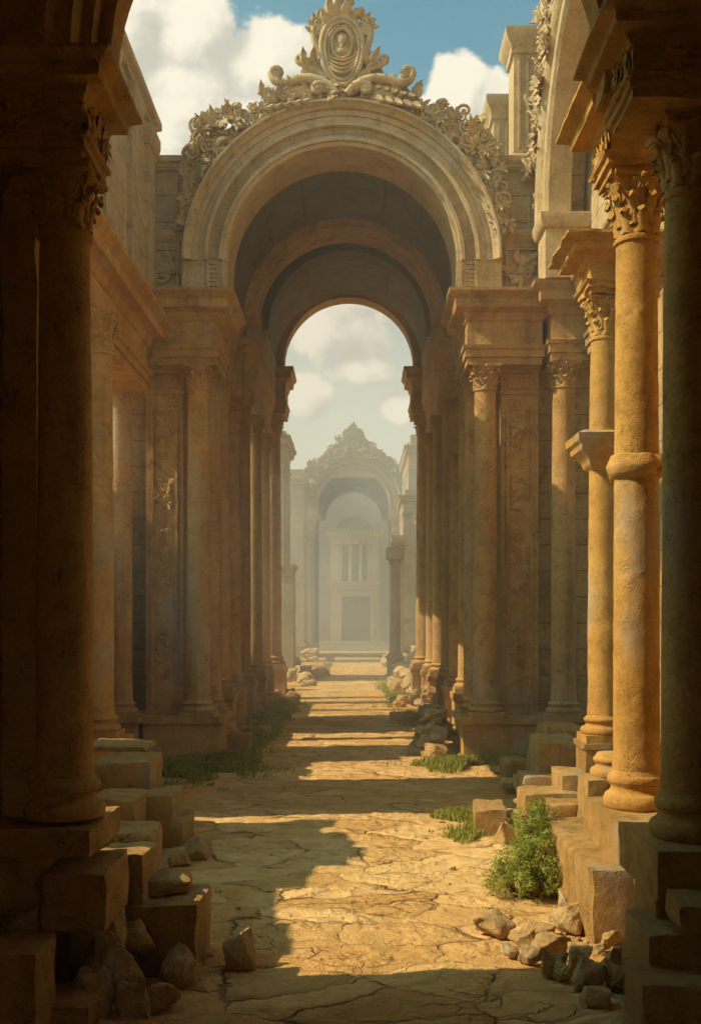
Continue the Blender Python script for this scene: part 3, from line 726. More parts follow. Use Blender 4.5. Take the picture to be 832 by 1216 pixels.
m = MB(); m.mould(entab(6.95, 8.25, .30), 3.9, 4.9, 12.8, 17.1); m.box(4.0, 4.8, 12.9, 17.2, -.1, 6.95); put('lower_wall', m, M_wall, rw)
for (x0, x1, y0, y1, z0, z1) in ((2.86, 3.40, 18.5, 19.1, 10.7, 13.25), (2.72, 3.6, 20.2, 21.2, 10.9, 12.9)):
    m = MB(); m.mould([(.06, z0), (.06, z0 + .25), (0, z0 + .3), (0, z1 - .45), (.05, z1 - .42), (.05, z1 - .3), (.12, z1 - .2), (.16, z1 - .12), (.16, z1)], x0, x1, y0, y1)
    for q in range(3):
        m.box(x0 + .08 + q * .15, x0 + .12 + q * .15, y0 - .03, y0, z0 + .4, z1 - .5)
    gp('attic_pier', m, M_ring, (.25, .01, 2))

# ------------------------------------------------------------------ near gate: the dark arch the camera looks out of
ng = empty('entrance_arch', (0, 6.6, 0), 'dark shadowed arch in the foreground framing the view, with a column on each side', 'archway')
RN = (.06, .012, 5.)
fine = (.045, .004, 9.)
lc = column(ng, (-1.86, 6.44, 1.17), .176, 4.10, M_shaded, .43, .27, (.06, .004, 7), 1., 48, 60, fine=fine, plinth=False)
rc = copy_part(lc, ng, Matrix.Translation((2.17, 6.62, 1.0)) @ Matrix.Rotation(PI / 2, 4, 'Z') @ Matrix.Diagonal((1, 1, 4.65 / 4.10, 1)))
rq = random.Random(8)
for sd in (-1, 1):
    def U(a, b): return (sd * a, sd * b) if sd > 0 else (sd * b, sd * a)
    zb, zt_ = (5.27, 5.86) if sd < 0 else (5.65, 6.16)
    a, b = U(1.70, 2.45)
    m = MB(); m.mould(entab(zb, zt_, .22), a, b, 6.24, 6.74)
    put('entablature', m, M_shaded, ng, RN)
    m = MB()                                         # carved frieze on the two visible faces
    foliage_clump(m, rq, [(rq.uniform(a + .05, b - .05), rq.uniform(zb + .2, zb + .32)) for _ in range(40)], .10, 0)
    m.v = [(x_, 6.243 + max(-.05, y_ * .4), z_) for x_, y_, z_ in m.v]
    f2 = MB(); foliage_clump(f2, rq, [(rq.uniform(6.28, 6.86), rq.uniform(zb + .2, zb + .32)) for _ in range(40)], .10, 0)
    f2.v = [(sd * 1.698 + sd * max(-.05, y_ * .4), x_, z_) for x_, y_, z_ in f2.v]; m.join(f2)
    put('frieze_carving', m, M_shaded, ng, None, 50)
    a, b = U(2.06, 2.9) if sd < 0 else U(2.35, 3.2)
    m = MB(); m.box(a, b, 6.50, 6.60 if sd < 0 else 6.95, -.1, 5.6); a, b = U(2.28, 2.9) if sd < 0 else U(2.6, 3.2); m.box(a, b, 6.33, 6.495, -.1, 5.15); m.mould([(0, 5.15), (.04, 5.2), (.06, 5.3), (0, 5.33), (0, 5.6)], a, b, 6.33, 6.495)
    put('pier', m, M_shaded, ng, (.15, .008, 4))
    a, b = U(1.86, 2.9) if sd > 0 else U(1.48, 2.9)
    zt = 1.15 if sd < 0 else 1.0
    m = MB()
    if sd < 0: m.mould([(0, .98), (0, zt)], -2.9, -1.62, 6.12, 6.9)
    else: m.mould([(0, .7), (0, zt)], 1.84, 2.9, 6.2, 7.12)
    put('plinth', m, M_block, ng, (.06, .011, 5))
    m = MB(); m.box(*(U(2.0, 2.9) if sd > 0 else U(1.95, 2.9)), 6.55, 7.05, -.1, .98 if sd < 0 else .7); put('foundation', m, M_block, ng, (.1, .02, 4))
# the arch ring and the wall over it
m = MB(); m.arch([(1.62, 6.86), (1.62, 6.62), (1.66, 6.60), (1.70, 6.60), (1.71, 6.5), (1.78, 6.48), (1.80, 6.36), (1.90, 6.34), (1.94, 6.28), (2.0, 6.28), (2.0, 6.86)], 0, 6.06, -.12, PI + .12, 64); put('archivolt', m, M_shaded, ng, (.09, .006, 4))
m = MB(); m.archwall(-3.2, 3.2, 6.0, 9.2, 0, 6.06, 1.95, 6.45, 6.66); m.box(-3.2, -1.97, 6.45, 6.66, 5.6, 6.0); put('arch_wall', m, M_shaded, ng, (.3, .008, 3))
# the passage the camera stands in
m = MB(); m.box(-3.6, -2.92, -5, 6.40, -.1, 7.0); put('passage_wall', m, M_shaded, ng, None)
m = MB(); m.box(2.98, 3.6, -5, 6.40, -.1, 7.0); put('passage_wall', m, M_shaded, ng, None)
m = MB(); m.arch([(3.0, -5), (3.5, -5), (3.5, 6.44), (3.0, 6.44)], 0, 6.5, 0, PI, 30); put('passage_vault', m, M_shaded, ng, None)
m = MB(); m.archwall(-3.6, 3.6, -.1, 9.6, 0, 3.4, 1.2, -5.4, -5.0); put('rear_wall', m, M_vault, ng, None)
# side towers of the gate that close the view beyond both piers
m = MB(); m.box(-4.6, -2.9, 4.0, 5.9, -.1, 8.6); put('flank_wall', m, M_wall, ng, (.4, .01, 2))
m = MB(); m.box(2.95, 4.6, 4.0, 8.4, -.1, 8.6); put('flank_wall', m, M_wall, ng, (.4, .01, 2))

# ------------------------------------------------------------------ lone columns on the right
b_ = empty('ruined_column', (2.29, 8.3, 0), 'thick sunlit column with a full entablature block on top, second from the right edge', 'column')
c = column(b_, (2.29, 8.3, .89), .186, 5.14, M_near, .53, .32, (.045, .007, 10), 3., 56, 80, fine=fine, plinth=False)
rq = random.Random(21); rb = MB(); rb.lathe([(.15, 3.56), (.195, 3.585), (.225, 3.63), (.24, 3.68), (.22, 3.73), (.2, 3.77), (.15, 3.79)], 2.285, 8.29, 28)
put('worn_collar', rb, M_near, b_, (.03, .034, 7), 60)
m = MB(); m.mould(entab(6.03, 6.63, .30), 2.04, 2.75, 8.14, 8.58); put('entablature', m, M_near, b_, RN)
m = MB(); foliage_clump(m, rq, [(rq.uniform(8.18, 8.54), rq.uniform(6.21, 6.37)) for _ in range(30)], .10, 0); m.v = [(2.038 + max(-.05, y_ * .4), x_, z_) for x_, y_, z_ in m.v]; put('frieze_carving', m, M_near, b_, None, 50)
m = MB(); m.mould([(0, .5), (0, .89)], 1.97, 2.85, 7.62, 8.8); put('plinth', m, M_block, b_, (.06, .012, 5))
m = MB(); m.box(2.05, 2.8, 7.3, 8.85, -.1, .5); put('foundation', m, M_block, b_, (.1, .02, 4))

c_ = empty('ruined_column', (2.9, 12, 0), 'two-tiered sunlit column with a broken cornice lump, beside the thick column', 'column')
cy = 12.0; cx = 2.92
column(c_, (cx, cy, 1.0), .185, 3.55, M_near, .36, .32, (.06, .012, 7), 6., 40, 60, cap=False, fine=(.06, .008, 7))
m = MB(); m.mould([(-.05, 4.2), (0, 4.25), (.02, 4.32), (.12, 4.42), (.13, 4.48), (.17, 4.52), (.18, 4.60), (.1, 4.64)], cx - .2, cx + .2, cy - .2, cy + .2); put('bracket_cornice', m, M_near, c_, (.06, .008, 7))
column(c_, (cx, cy, 4.62), .165, 1.62, M_near, .5, .2, (.08, .006, 5), 7., 40, 20, base=False, fine=(.06, .006, 7))
m = MB(); m.mould(entab(6.24, 6.86, .34), cx - .2, cx + .6, cy - .22, cy + .3)
put('broken_entablature', m, M_near, c_, (.05, .045, 5.), 40)
m = MB(); m.mould(podium(.5, 1.0, .03), cx - .27, cx + .27, cy - .27, cy + .27); put('pedestal', m, M_block, c_, (.07, .016, 5))
m = MB(); m.box(cx - .35, cx + .4, cy - .33, cy + .4, -.1, .5); put('foundation', m, M_block, c_, (.09, .02, 4))
st = empty('column_stump', (2.62, 10.1, 0), 'short broken column stump half hidden behind the thick sunlit column', 'column')
c = base_mb(.17, .34); c.xf(Matrix.Translation((2.62, 10.3, .74))); put('column_base', c, M_near, st, (.05, .01, 8), 50)
m = MB(); m.box(2.36, 2.95, 10.05, 10.7, -.1, .74); put('plinth', m, M_block, st, (.08, .02, 5))

# ------------------------------------------------------------------ fallen blocks and stones
def block_mesh(w, d, h, seed, res=.05, r=.03, amp=.011):
    bm = bmesh.new(); n = [max(2, int(q / res)) for q in (w, d, h)]
    def face(fn, a, b):
        vs = [[bm.verts.new(fn(i / a, j / b)) for j in range(b + 1)] for i in range(a + 1)]
        for i in range(a):
            for j in range(b): bm.faces.new((vs[i][j], vs[i + 1][j], vs[i + 1][j + 1], vs[i][j + 1]))
    for s in (0, 1):
        face(lambda u, v: (u * w - w / 2, v * d - d / 2, s * h), n[0], n[1])
        face(lambda u, v: (u * w - w / 2, s * d - d / 2, v * h), n[0], n[2])
        face(lambda u, v: (s * w - w / 2, u * d - d / 2, v * h), n[1], n[2])
    bmesh.ops.remove_doubles(bm, verts=bm.verts, dist=1e-4)
    bmesh.ops.recalc_face_normals(bm, faces=bm.faces)
    o = Vector((seed * 3.7, seed * 1.3, seed * 9.1)); hw, hd = w / 2, d / 2
    for v in bm.verts:
        p = v.co.copy(); q = p + o
        rr = r * (.3 + 2.2 * max(0, noise.noise(q * 4.) + .22)); rr = min(rr, .45 * min(w, d, h))
        c = Vector((max(-hw + rr, min(hw - rr, p.x)), max(-hd + rr, min(hd - rr, p.y)), max(rr, min(h - rr, p.z))))
        dl = p - c
        if dl.length > 1e-7: p = c + dl.normalized() * rr
        nv = noise.noise_vector(q * 2.2) * amp * 2. + noise.noise_vector(q * 7.) * amp * 1.1 + noise.noise_vector(q * 19.) * amp * .6
        v.co = p + nv
    me = bpy.data.meshes.new('stone_block'); bm.to_mesh(me); bm.free(); me.materials.append(M_block)
    me.polygons.foreach_set('use_smooth', [True] * len(me.polygons)); me.set_sharp_from_angle(angle=math.radians(48))
    return me
BN = [0]
def block(x0, x1, y0, y1, z0, z1, label, rot=0., r=.03, name='stone_block', cat='block', group=None, tilt=0.):
    BN[0] += 1
    me = block_mesh(x1 - x0, y1 - y0, z1 - z0, BN[0], r=r, res=max(.035, min(.06, (y0 + y1) * .004)))
    o = bpy.data.objects.new(name, me); COL.objects.link(o)
    o.location = ((x0 + x1) / 2, (y0 + y1) / 2, z0); o.rotation_euler = (tilt, tilt * .6, rot)
    return tag(o, label, cat, group)
def bp(x0, x1, yt, yb, d, dep, label, **kw):          # front face measured in the photograph at depth d
    z0 = kw.pop('z0', None); z0 = Z(yb, d) if z0 is None else z0
    return block(X(x0, d), X(x1, d), d, d + dep, z0, Z(yt, d), label, **kw)
# left foreground
bp(48, 126, 1036, 1090, 6.15, .6, 'dark square block at left with flat top, under the left column plinth', z0=.52)
bp(108, 170, 1018, 1056, 6.9, .55, 'small stepped block just right of the left column plinth', z0=.3)
bp(112, 178, 990, 1012, 7.6, .5, 'rough thin slab lying behind the small stepped block at left', z0=.45, r=.05, name='stone_slab', cat='slab')
bp(112, 235, 1076, 1162, 6.86, .62, 'largest dark block at lower left, broad, lying nearest the path', z0=-.1)
bp(160, 222, 1046, 1062, 7.1, .35, 'flat loose slab resting on the largest lower left block', z0=.47, r=.05, rot=.15, name='stone_slab', cat='slab')
bp(-60, 42, 1134, 1216, 5.6, .42, 'dark tall block in the bottom left corner of the view', z0=-.1)
bp(-50, 50, 1018, 1062, 6.2, .5, 'dark block at the left edge beside the column plinth', z0=.1)
bp(40, 106, 1196, 1230, 5.9, .4, 'low flat slab on the ground right of the corner block at bottom left', z0=-.1, name='stone_slab', cat='slab')
bp(60, 130, 1092, 1150, 6.75, .5, 'shadowed block lying under the dark square block at left', z0=-.1)
bp(-40, 60, 1085, 1120, 6.3, .5, 'dark stone behind the bottom left corner block', z0=-.1)
# left middle steps
bp(108, 176, 904, 958, 10.6, .8, 'upper step block below the slender left column, topmost of three', z0=.3)
bp(100, 172, 886, 903, 11.4, .7, 'thin slab lying on top of the upper left step block', z0=.95, r=.05, name='stone_slab', cat='slab')
bp(150, 205, 944, 985, 10.3, .65, 'middle step block of the three at left', z0=.0)
bp(184, 219, 974, 1012, 10.3, .65, 'lowest step block of the three at left, nearest the path', z0=-.1)
bp(104, 160, 950, 1010, 9.8, .7, 'wide block under the left steps with its face in shade', z0=-.1)
bp(265, 297, 872, 899, 18.6, .55, 'squared block standing against the left podium of the great arch', z0=-.1, r=.04)
# right foreground
o = block(1.74, 2.35, 7.5, 9.55, -.1, .57, 'long block beside the shrub with a sunlit side, nearest the right column bases')
bp(770, 900, 1112, 1160, 5.95, .62, 'dark stepped block at lower right under the right edge column', z0=.12)
bp(762, 900, 1170, 1240, 5.65, .45, 'dark rough block in the bottom right corner of the view', z0=-.1, r=.05)
bp(778, 880, 1060, 1108, 6.3, .5, 'dark block right of the corner, under the right edge plinth', z0=.1)
bp(805, 870, 1072, 1118, 5.9, .3, 'rounded dark stone leaning at the right edge', z0=.57, r=.04, tilt=.12)
# right middle steps
bp(666, 702, 920, 948, 11.2, .6, 'small step block just below the pedestal of the two-tiered column', z0=.0)
bp(621, 664, 922, 945, 12.6, .6, 'thin step block in the middle of the right rubble steps', z0=-.1)
bp(599, 630, 903, 935, 14.2, .6, 'squared block farthest left in the right rubble steps, next to the pier', z0=-.1)
bp(622, 690, 943, 968, 11.0, .6, 'broad low block at the foot of the right rubble steps', z0=-.1)
bp(566, 604, 962, 990, 11.4, .75, 'squared sunlit block lying alone at the path edge, right', z0=-.1, rot=-.08)
bp(655, 694, 955, 974, 10.4, .4, 'flat stone between the shrub top and the thick column plinth', z0=.2, r=.05, name='stone_slab', cat='slab')
bp(636, 690, 880, 922, 12.9, .9, 'upper sloping block in the right rubble steps', z0=-.1, r=.06, tilt=.06)
bp(648, 690, 862, 885, 13.9, .8, 'highest block of the right rubble steps, next to the arch podium', z0=-.1, r=.06)
bp(698, 722, 926, 948, 9.9, .5, 'small plinth stone below the broken column stump', z0=.0)

def rock_mesh(seed, sz=(1, .8, .65)):
    r_ = random.Random(seed); bm = bmesh.new()
    for _ in range(16): bm.verts.new((r_.uniform(-.5, .5) * sz[0], r_.uniform(-.5, .5) * sz[1], r_.uniform(-.5, .5) * sz[2]))
    for a in range(6): bm.verts.new((.5 * sz[0] * math.cos(a * 1.05) * .9, .5 * sz[1] * math.sin(a * 1.05) * .9, r_.uniform(-.3, .1) * sz[2]))
    h = bmesh.ops.convex_hull(bm, input=bm.verts)
    bmesh.ops.delete(bm, geom=[q for q in h['geom_interior'] if isinstance(q, bmesh.types.BMVert)], context='VERTS')
    bmesh.ops.dissolve_limit(bm, angle_limit=.25, verts=bm.verts, edges=bm.edges)
    bmesh.ops.bevel(bm, geom=list(bm.edges), offset=.035, segments=2, affect='EDGES', profile=.6, clamp_overlap=True)
    bmesh.ops.triangulate(bm, faces=bm.faces)
    for _ in range(5):
        e = [x for x in bm.edges if x.calc_length() > .075]
        if not e: break
        bmesh.ops.subdivide_edges(bm, edges=e, cuts=1)
        bmesh.ops.triangulate(bm, faces=[f for f in bm.faces if len(f.verts) > 3])
    bmesh.ops.smooth_vert(bm, verts=bm.verts, factor=.3, use_axis_x=True, use_axis_y=True, use_axis_z=True)
    o = Vector((seed * 5.1, seed * 2.3, 0))
    for v in bm.verts:
        q = v.co + o; v.co += noise.noise_vector(q * 2.6) * .07 + noise.noise_vector(q * 6) * .035 + noise.noise_vector(q * 17) * .012
    bmesh.ops.recalc_face_normals(bm, faces=bm.faces)
    me = bpy.data.meshes.new('stone'); bm.to_mesh(me); bm.free(); me.materials.append(M_rock)
    me.polygons.foreach_set('use_smooth', [True] * len(me.polygons)); me.set_sharp_from_angle(angle=math.radians(55))
    return me
ROCKS = [rock_mesh(i + 1, (1, .8 + .1 * (i % 3), .62 + .07 * (i % 4))) for i in range(12)]
RK = random.Random(4)
def rock(x, y, z, w, h, label, group=None, name='stone', d=None):     # z = underside
    me = RK.choice(ROCKS); o = bpy.data.objects.new(name, me); COL.objects.link(o)
    dim = [max(v.co[i] for v in me.vertices) - min(v.co[i] for v in me.vertices) for i in range(3)]
    lo = min(v.co.z for v in me.vertices)
    sx, sy, sz = w / dim[0], (d or w * .85) / dim[1], h / dim[2]
    o.scale = (sx, sy, sz); o.rotation_euler = (RK.uniform(-.12, .12), RK.uniform(-.12, .12), RK.choice((0, PI)) + RK.uniform(-.35, .35))
    o.location = (x, y, z - lo * sz - .02 * h)
    return tag(o, label, 'stone', group)
def rp(x0, x1, yt, yb, d, label, group=None, z0=None):                # a loose stone measured in the photograph
    z0 = Z(yb, d) if z0 is None else z0
    return rock((X(x0, d) + X(x1, d)) / 2, d + .12, z0, (x1 - x0) * d / F, max(.05, Z(yt, d) - z0), label, group)
GR = lambda yb: 2880. / (yb - 740)
RG1 = 'loose stones heaped in front of the shrub'
for (x0, x1, yt, yb, lb) in ((564, 615, 1088, 1116, 'squarish sunlit stone lying alone left of the stone heap by the shrub'),
        (631, 681, 1108, 1140, 'largest rounded sunlit stone in the heap below the shrub'), (619, 647, 1128, 1153, 'small sunlit stone at the near left of the heap below the shrub'),
        (597, 621, 1128, 1145, 'smallest flat stone at the left tip of the heap below the shrub'), (646, 678, 1135, 1168, 'pale stone at the near foot of the heap, half in shade'),
        (605, 640, 1108, 1134, 'mid sized stone behind the small ones at left of the heap'), (617, 662, 1096, 1122, 'low flat stone at the back of the heap below the shrub'),
        (660, 697, 1078, 1114, 'stone leaning on the long sunlit block above the heap'), (664, 695, 1060, 1086, 'stone wedged between shrub and long block'),
        (682, 722, 1142, 1182, 'big dark rounded stone at the shaded end of the heap'), (660, 684, 1150, 1174, 'small dark stone between the pale stone and the big dark one'),
        (676, 708, 1128, 1156, 'dark stone on the ground just below the long block end'), (715, 748, 1128, 1172, 'dark upright stone next to the lower right stepped block'),
        (722, 752, 1146, 1184, 'dark stone in front of the lower right stepped block'), (716, 742, 1108, 1134, 'dark stone tucked under the right foundation'),
        (690, 730, 1176, 1204, 'flat dark stone near the bottom edge at right')):
    rp(x0, x1, yt, yb, GR(yb), lb, RG1)
for _ in range(22):
    a = RK.random(); x = 1.25 + .75 * a + RK.uniform(-.12, .12); y = 7.75 - .75 * a + RK.uniform(-.22, .22); w = RK.uniform(.07, .17)
    rock(x, y, -.03, w, w * .65, 'small broken stone scattered around the heap below the shrub', 'small broken stones by the shrub')
RG2 = 'tumbled stones at lower left'
for (x0, x1, yt, yb, d, z0, lb) in ((100, 147, 1086, 1118, 6.45, .28, 'rounded dark stone on top of the lower left tumble'), (91, 168, 1124, 1168, 6.35, -.05, 'largest angular stone in the lower left tumble'),
        (137, 176, 1098, 1124, 6.6, .2, 'stone beside the large block in the lower left tumble'), (103, 140, 1110, 1128, 6.4, .22, 'small stone between the upper stones of the lower left tumble'),
        (79, 132, 1156, 1200, 6.15, -.06, 'dark stone next to the bottom left corner block'), (130, 175, 1172, 1204, 6.1, -.06, 'low dark stone at the bottom of the lower left tumble'),
        (166, 213, 1168, 1202, 6.25, -.06, 'squarish stone at the near right of the lower left tumble'), (183, 229, 1132, 1170, 6.55, -.06, 'stone against the front of the largest lower left block'),
        (264, 303, 1110, 1154, 6.95, -.05, 'single upright stone standing at the right side of the largest lower left block'), (-5, 40, 1082, 1116, 6.0, .5, 'rough stone resting on the bottom left corner block'),
        (-5, 30, 1000, 1022, 6.3, .95, 'rough stone on the dark block at the left edge'), (207, 248, 994, 1018, 10.2, -.05, 'stone on the ground right of the lowest left step'),
        (172, 200, 1018, 1036, 9.6, -.05, 'small stone in front of the left steps'), (190, 226, 1008, 1028, 9.9, -.05, 'flat stone in front of the lowest left step'), (222, 250, 1000, 1013, 10.8, -.04, 'small flat stone farthest right of the left steps'), (-20, 18, 930, 1000, 6.6, 1.0, 'tall broken lump standing at the left edge beside the column')):
    rp(x0, x1, yt, yb, d, lb, RG2, z0)
RG3 = 'loose stones among the right rubble steps'
for (x0, x1, yt, yb, lb) in ((588, 618, 976, 1006, 'rounded stone right of the lone squared block at the path edge'), (602, 626, 968, 988, 'stone behind the rounded one by the lone squared block'),
        (612, 636, 962, 980, 'stone on the step next to the broad low block'), (606, 622, 990, 1004, 'small stone between the rounded stone and the shrub')):
    rp(x0, x1, yt, yb, min(12.5, GR(yb)), lb, RG3, -.05)
for _ in range(26):
    y = RK.uniform(10.2, 15.5); t = (y - 10.2) / 5.3; x = RK.uniform(1.75 + .45 * t, 3.4); w = RK.uniform(.16, .42)
    rock(x, y, max(-.06, .45 * (x - 1.9) + RK.uniform(-.1, .05)), w, w * RK.uniform(.5, .75), 'loose tan stone among the rubble steps at right', RG3)
RG4 = 'rubble stones against the right piers of the great arch'
for _ in range(34):
    a = RK.uniform(0, 6.28); q = math.sqrt(RK.random()); x = 1.46 + .48 * q * math.cos(a); y = 19.3 + 1.5 * q * math.sin(a); w = RK.uniform(.2, .46)
    rock(x, y, max(-.05, .62 * (1 - q) + .35 * (x - 1.4) - .1), w, w * RK.uniform(.55, .8), 'rough lump in the rubble heap at the right pier of the great arch', RG4)
for _ in range(60):
    y = RK.uniform(18.3, 33); x = AX + RK.uniform(1.55, 2.5) if RK.random() < .6 else AX + RK.uniform(1.3, 2.2); w = RK.uniform(.14, .5)
    rock(x, y, max(-.05, .7 * (x - AX - 1.75) + RK.uniform(-.15, 0)), w, w * RK.uniform(.5, .8), 'rubble stone lying along the right side of the great arch passage', RG4)
for _ in range(50):
    y = RK.uniform(18.6, 33); x = AX - RK.uniform(1.6, 2.5); w = RK.uniform(.15, .5)
    rock(x, y, max(-.05, .6 * (-x + AX - 1.8) + RK.uniform(-.15, 0)), w, w * RK.uniform(.5, .8), 'rubble stone lying along the left side of the great arch passage', 'rubble stones along the left of the passage')
for _ in range(125):
    y = 34.5 + 30 * RK.random() ** 1.3; sd = RK.choice((-1, 1, 1)); x = AX + sd * RK.uniform(1.5, 3.2) + .004 * y; w = RK.uniform(.28, .8)
    rock(x, y, max(-.05, .65 * (abs(x - AX) - 1.7) + RK.uniform(-.25, 0)), w, w * RK.uniform(.5, .8), 'distant rubble stone heaped along the %s of the path beyond the great arch' % ('right' if sd > 0 else 'left'), 'distant rubble along the %s' % ('right' if sd > 0 else 'left'))
for _ in range(26):
    y = RK.uniform(6.6, 14); x = RK.uniform(-1.9, 1.7); w = RK.uniform(.03, .09)
    if abs(x) < .5 and RK.random() < .6: continue
    rock(x, y, -.01, w, w * .6, 'pebble lying loose on the worn path', 'pebbles on the path', name='pebble')

# ------------------------------------------------------------------ grass and shrub
def grass(name, areas, label):
    v = []; f = []; r_ = random.Random(len(v) + len(areas))
    for (cx, cy, rx, ry, n, hh) in areas:
        for _ in range(n):
            a = r_.uniform(0, 2 * PI); q = min(1.5, abs(r_.gauss(0, .62))); x = cx + rx * q * math.cos(a); y = cy + ry * q * math.sin(a)
            if noise.noise(Vector((x * 1.8, y * 1.8, 2.))) < -.30 + .35 * q: continue
            h = hh * r_.uniform(.4, 1.1) * (1 - .3 * min(1.3, q) ** 2); w = .006 + .0007 * cy; t = r_.uniform(0, 2 * PI); l = r_.uniform(.1, .6) * h; b = r_.uniform(0, 2 * PI)
            dx, dy = w * math.cos(t), w * math.sin(t); lx, ly = l * math.cos(b), l * math.sin(b); o = len(v)
            v += [(x - dx, y - dy, -.07), (x + dx, y + dy, -.07), (x + dx * .7 + lx * .35, y + dy * .7 + ly * .35, h * .6), (x - dx * .7 + lx * .35, y - dy * .7 + ly * .35, h * .6), (x + lx, y + ly, h)]
            f += [(o, o + 1, o + 2, o + 3), (o + 3, o + 2, o + 4)]
    me = bpy.data.meshes.new(name); me.from_pydata(v, [], f); me.materials.append(M_grass)
    o = bpy.data.objects.new(name, me); COL.objects.link(o); return tag(o, label, 'grass', kind='stuff')
grass('grass', [(-2.75, 16.3, 1.15, 1.5, 9000, .2), (-2.2, 17.3, .9, .9, 4000, .2), (-2.1, 21.5, .5, 3, 3500, .25), (-2.2, 27, .6, 4, 3500, .3)], 'green grass in shade along the left piers')
grass('grass', [(1.75, 16.9, .85, .8, 6500, .17), (2.6, 17.2, .7, .5, 2500, .2), (1.3, 25.0, .35, 2., 2200, .2), (1.3, 31.0, .4, 2.5, 1800, .22), (1.3, 37, .6, 4, 1500, .25)], 'bright grass in sun at the foot of the right piers')
grass('grass', [(1.35, 12.2, .42, .85, 3800, .14), (1.2, 11.2, .25, .4, 1000, .1)], 'sunlit grass patch left of the lone squared block')
grass('grass', [(-2.1, 6.25, .18, .3, 500, .14), (-1.55, 6.8, .12, .2, 220, .16)], 'dark weeds between the lower left blocks')

def shrub(name, loc, lobes, nl, lsz, label, seed):
    root = empty(name, loc, label, 'shrub'); r_ = random.Random(seed); st = MB(); v = []; f = []
    for (x, y, z, r) in lobes:
        for _ in range(10):
            a = r_.uniform(0, 6.28); q = r_.uniform(.2, .8) * r
            st.tube([(loc[0] + x * .3, loc[1] + y * .3, -.05), (loc[0] + x * .7 + q * .4 * math.cos(a), loc[1] + y * .7 + q * .4 * math.sin(a), z * .6), (loc[0] + x + q * math.cos(a), loc[1] + y + q * math.sin(a), z + r_.uniform(-.2, .6) * r)], [.009, .006, .002], 5)
        for _ in range(int(nl * r * r)):
            d = Vector((r_.gauss(0, 1), r_.gauss(0, 1), r_.gauss(0, 1))).normalized()
            rad = r * (r_.random() ** .45) * (1 + .35 * noise.noise(d * 2.4 + Vector((x * 9, seed, z * 5))))
            p = Vector((loc[0] + x, loc[1] + y, z)) + Vector((d.x, d.y, d.z * .9)) * rad
            if p.z < .0: continue
            if noise.noise(p * 7.5) < -.12: continue
            up = (d + Vector((r_.gauss(0, .6), r_.gauss(0, .6), r_.gauss(.5, .5)))).normalized(); t = up.orthogonal().normalized(); t.rotate(Matrix.Rotation(r_.uniform(0, 6.28), 3, up)); b = up.cross(t)
            L = lsz * r_.uniform(.6, 1.3); W = L * .42; o = len(v)
            v += [tuple(p), tuple(p + t * L * .5 + b * W * .5 + up * L * .1), tuple(p + t * L), tuple(p + t * L * .5 - b * W * .5 + up * L * .1)]
            f += [(o, o + 1, o + 2), (o, o + 2, o + 3)]
    st.obj('stem', M_stem, root, None, 60)
    me = bpy.data.meshes.new('foliage'); me.from_pydata(v, [], f); me.materials.append(M_leaf)
    o = bpy.data.objects.new('foliage', me); COL.objects.link(o); attach(o, root); return root
shrub('shrub', (1.48, 8.9, 0), [(-.02, .0, .30, .26), (.14, .1, .42, .24), (.10, .35, .55, .2), (-.18, -.02, .16, .2), (.18, -.12, .2, .22), (.02, -.2, .16, .17), (.2, .5, .62, .16)], 80000, .028, 'leafy green sunlit shrub growing against the long block at right', 2)
shrub('weed_plant', (-1.62, 6.72, 0), [(0, 0, .3, .12), (.08, .05, .14, .1), (-.05, 0, .45, .07)], 22000, .04, 'small dark creeping plant between the lower left blocks', 5)
shrub('weed_plant', (-2.2, 6.05, .3), [(0, 0, .62, .14), (.12, 0, .55, .1), (-.15, 0, .66, .12)], 20000, .035, 'dark low weed behind the bottom left corner block', 6)

# ------------------------------------------------------------------ beyond the great arch
fg = empty('distant_gate', (AX, 70, 0), 'hazy distant arch with carved gable-like crest at the end of the path', 'archway')
fcol = gate_front(fg, (M_far, M_far, M_far, M_far, M_far), (AX, 70, 0), 1.2, 0, random.Random(19))
m = MB(); m.arch([(2.5, 71), (3.2, 71), (3.2, 80), (2.5, 80)], AX, 10.6, 0, PI, 36); put('vault', m, M_vault, fg, None)
m = MB(); m.arch([(2.2, 78), (2.2, 79), (2.6, 79), (2.6, 78)], AX, 10.4, 0, PI, 36); put('transverse_rib', m, M_far, fg, None)
for sd in (-1, 1):
    a, b = (AX + 2.75, AX + 3.8) if sd > 0 else (AX - 3.8, AX - 2.75)
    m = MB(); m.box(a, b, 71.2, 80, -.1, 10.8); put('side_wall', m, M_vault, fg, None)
m = MB(); m.archwall(AX - 3.6, AX + 3.6, -.1, 17, AX, 10.3, 1.9, 93.0, 94.0); m.box(AX - 2.2, AX + 2.2, 93.7, 93.9, 9.8, 12.5); put('end_wall', m, M_vault, fg, None)  # dark stone puts shade into the wall colour behind the temple

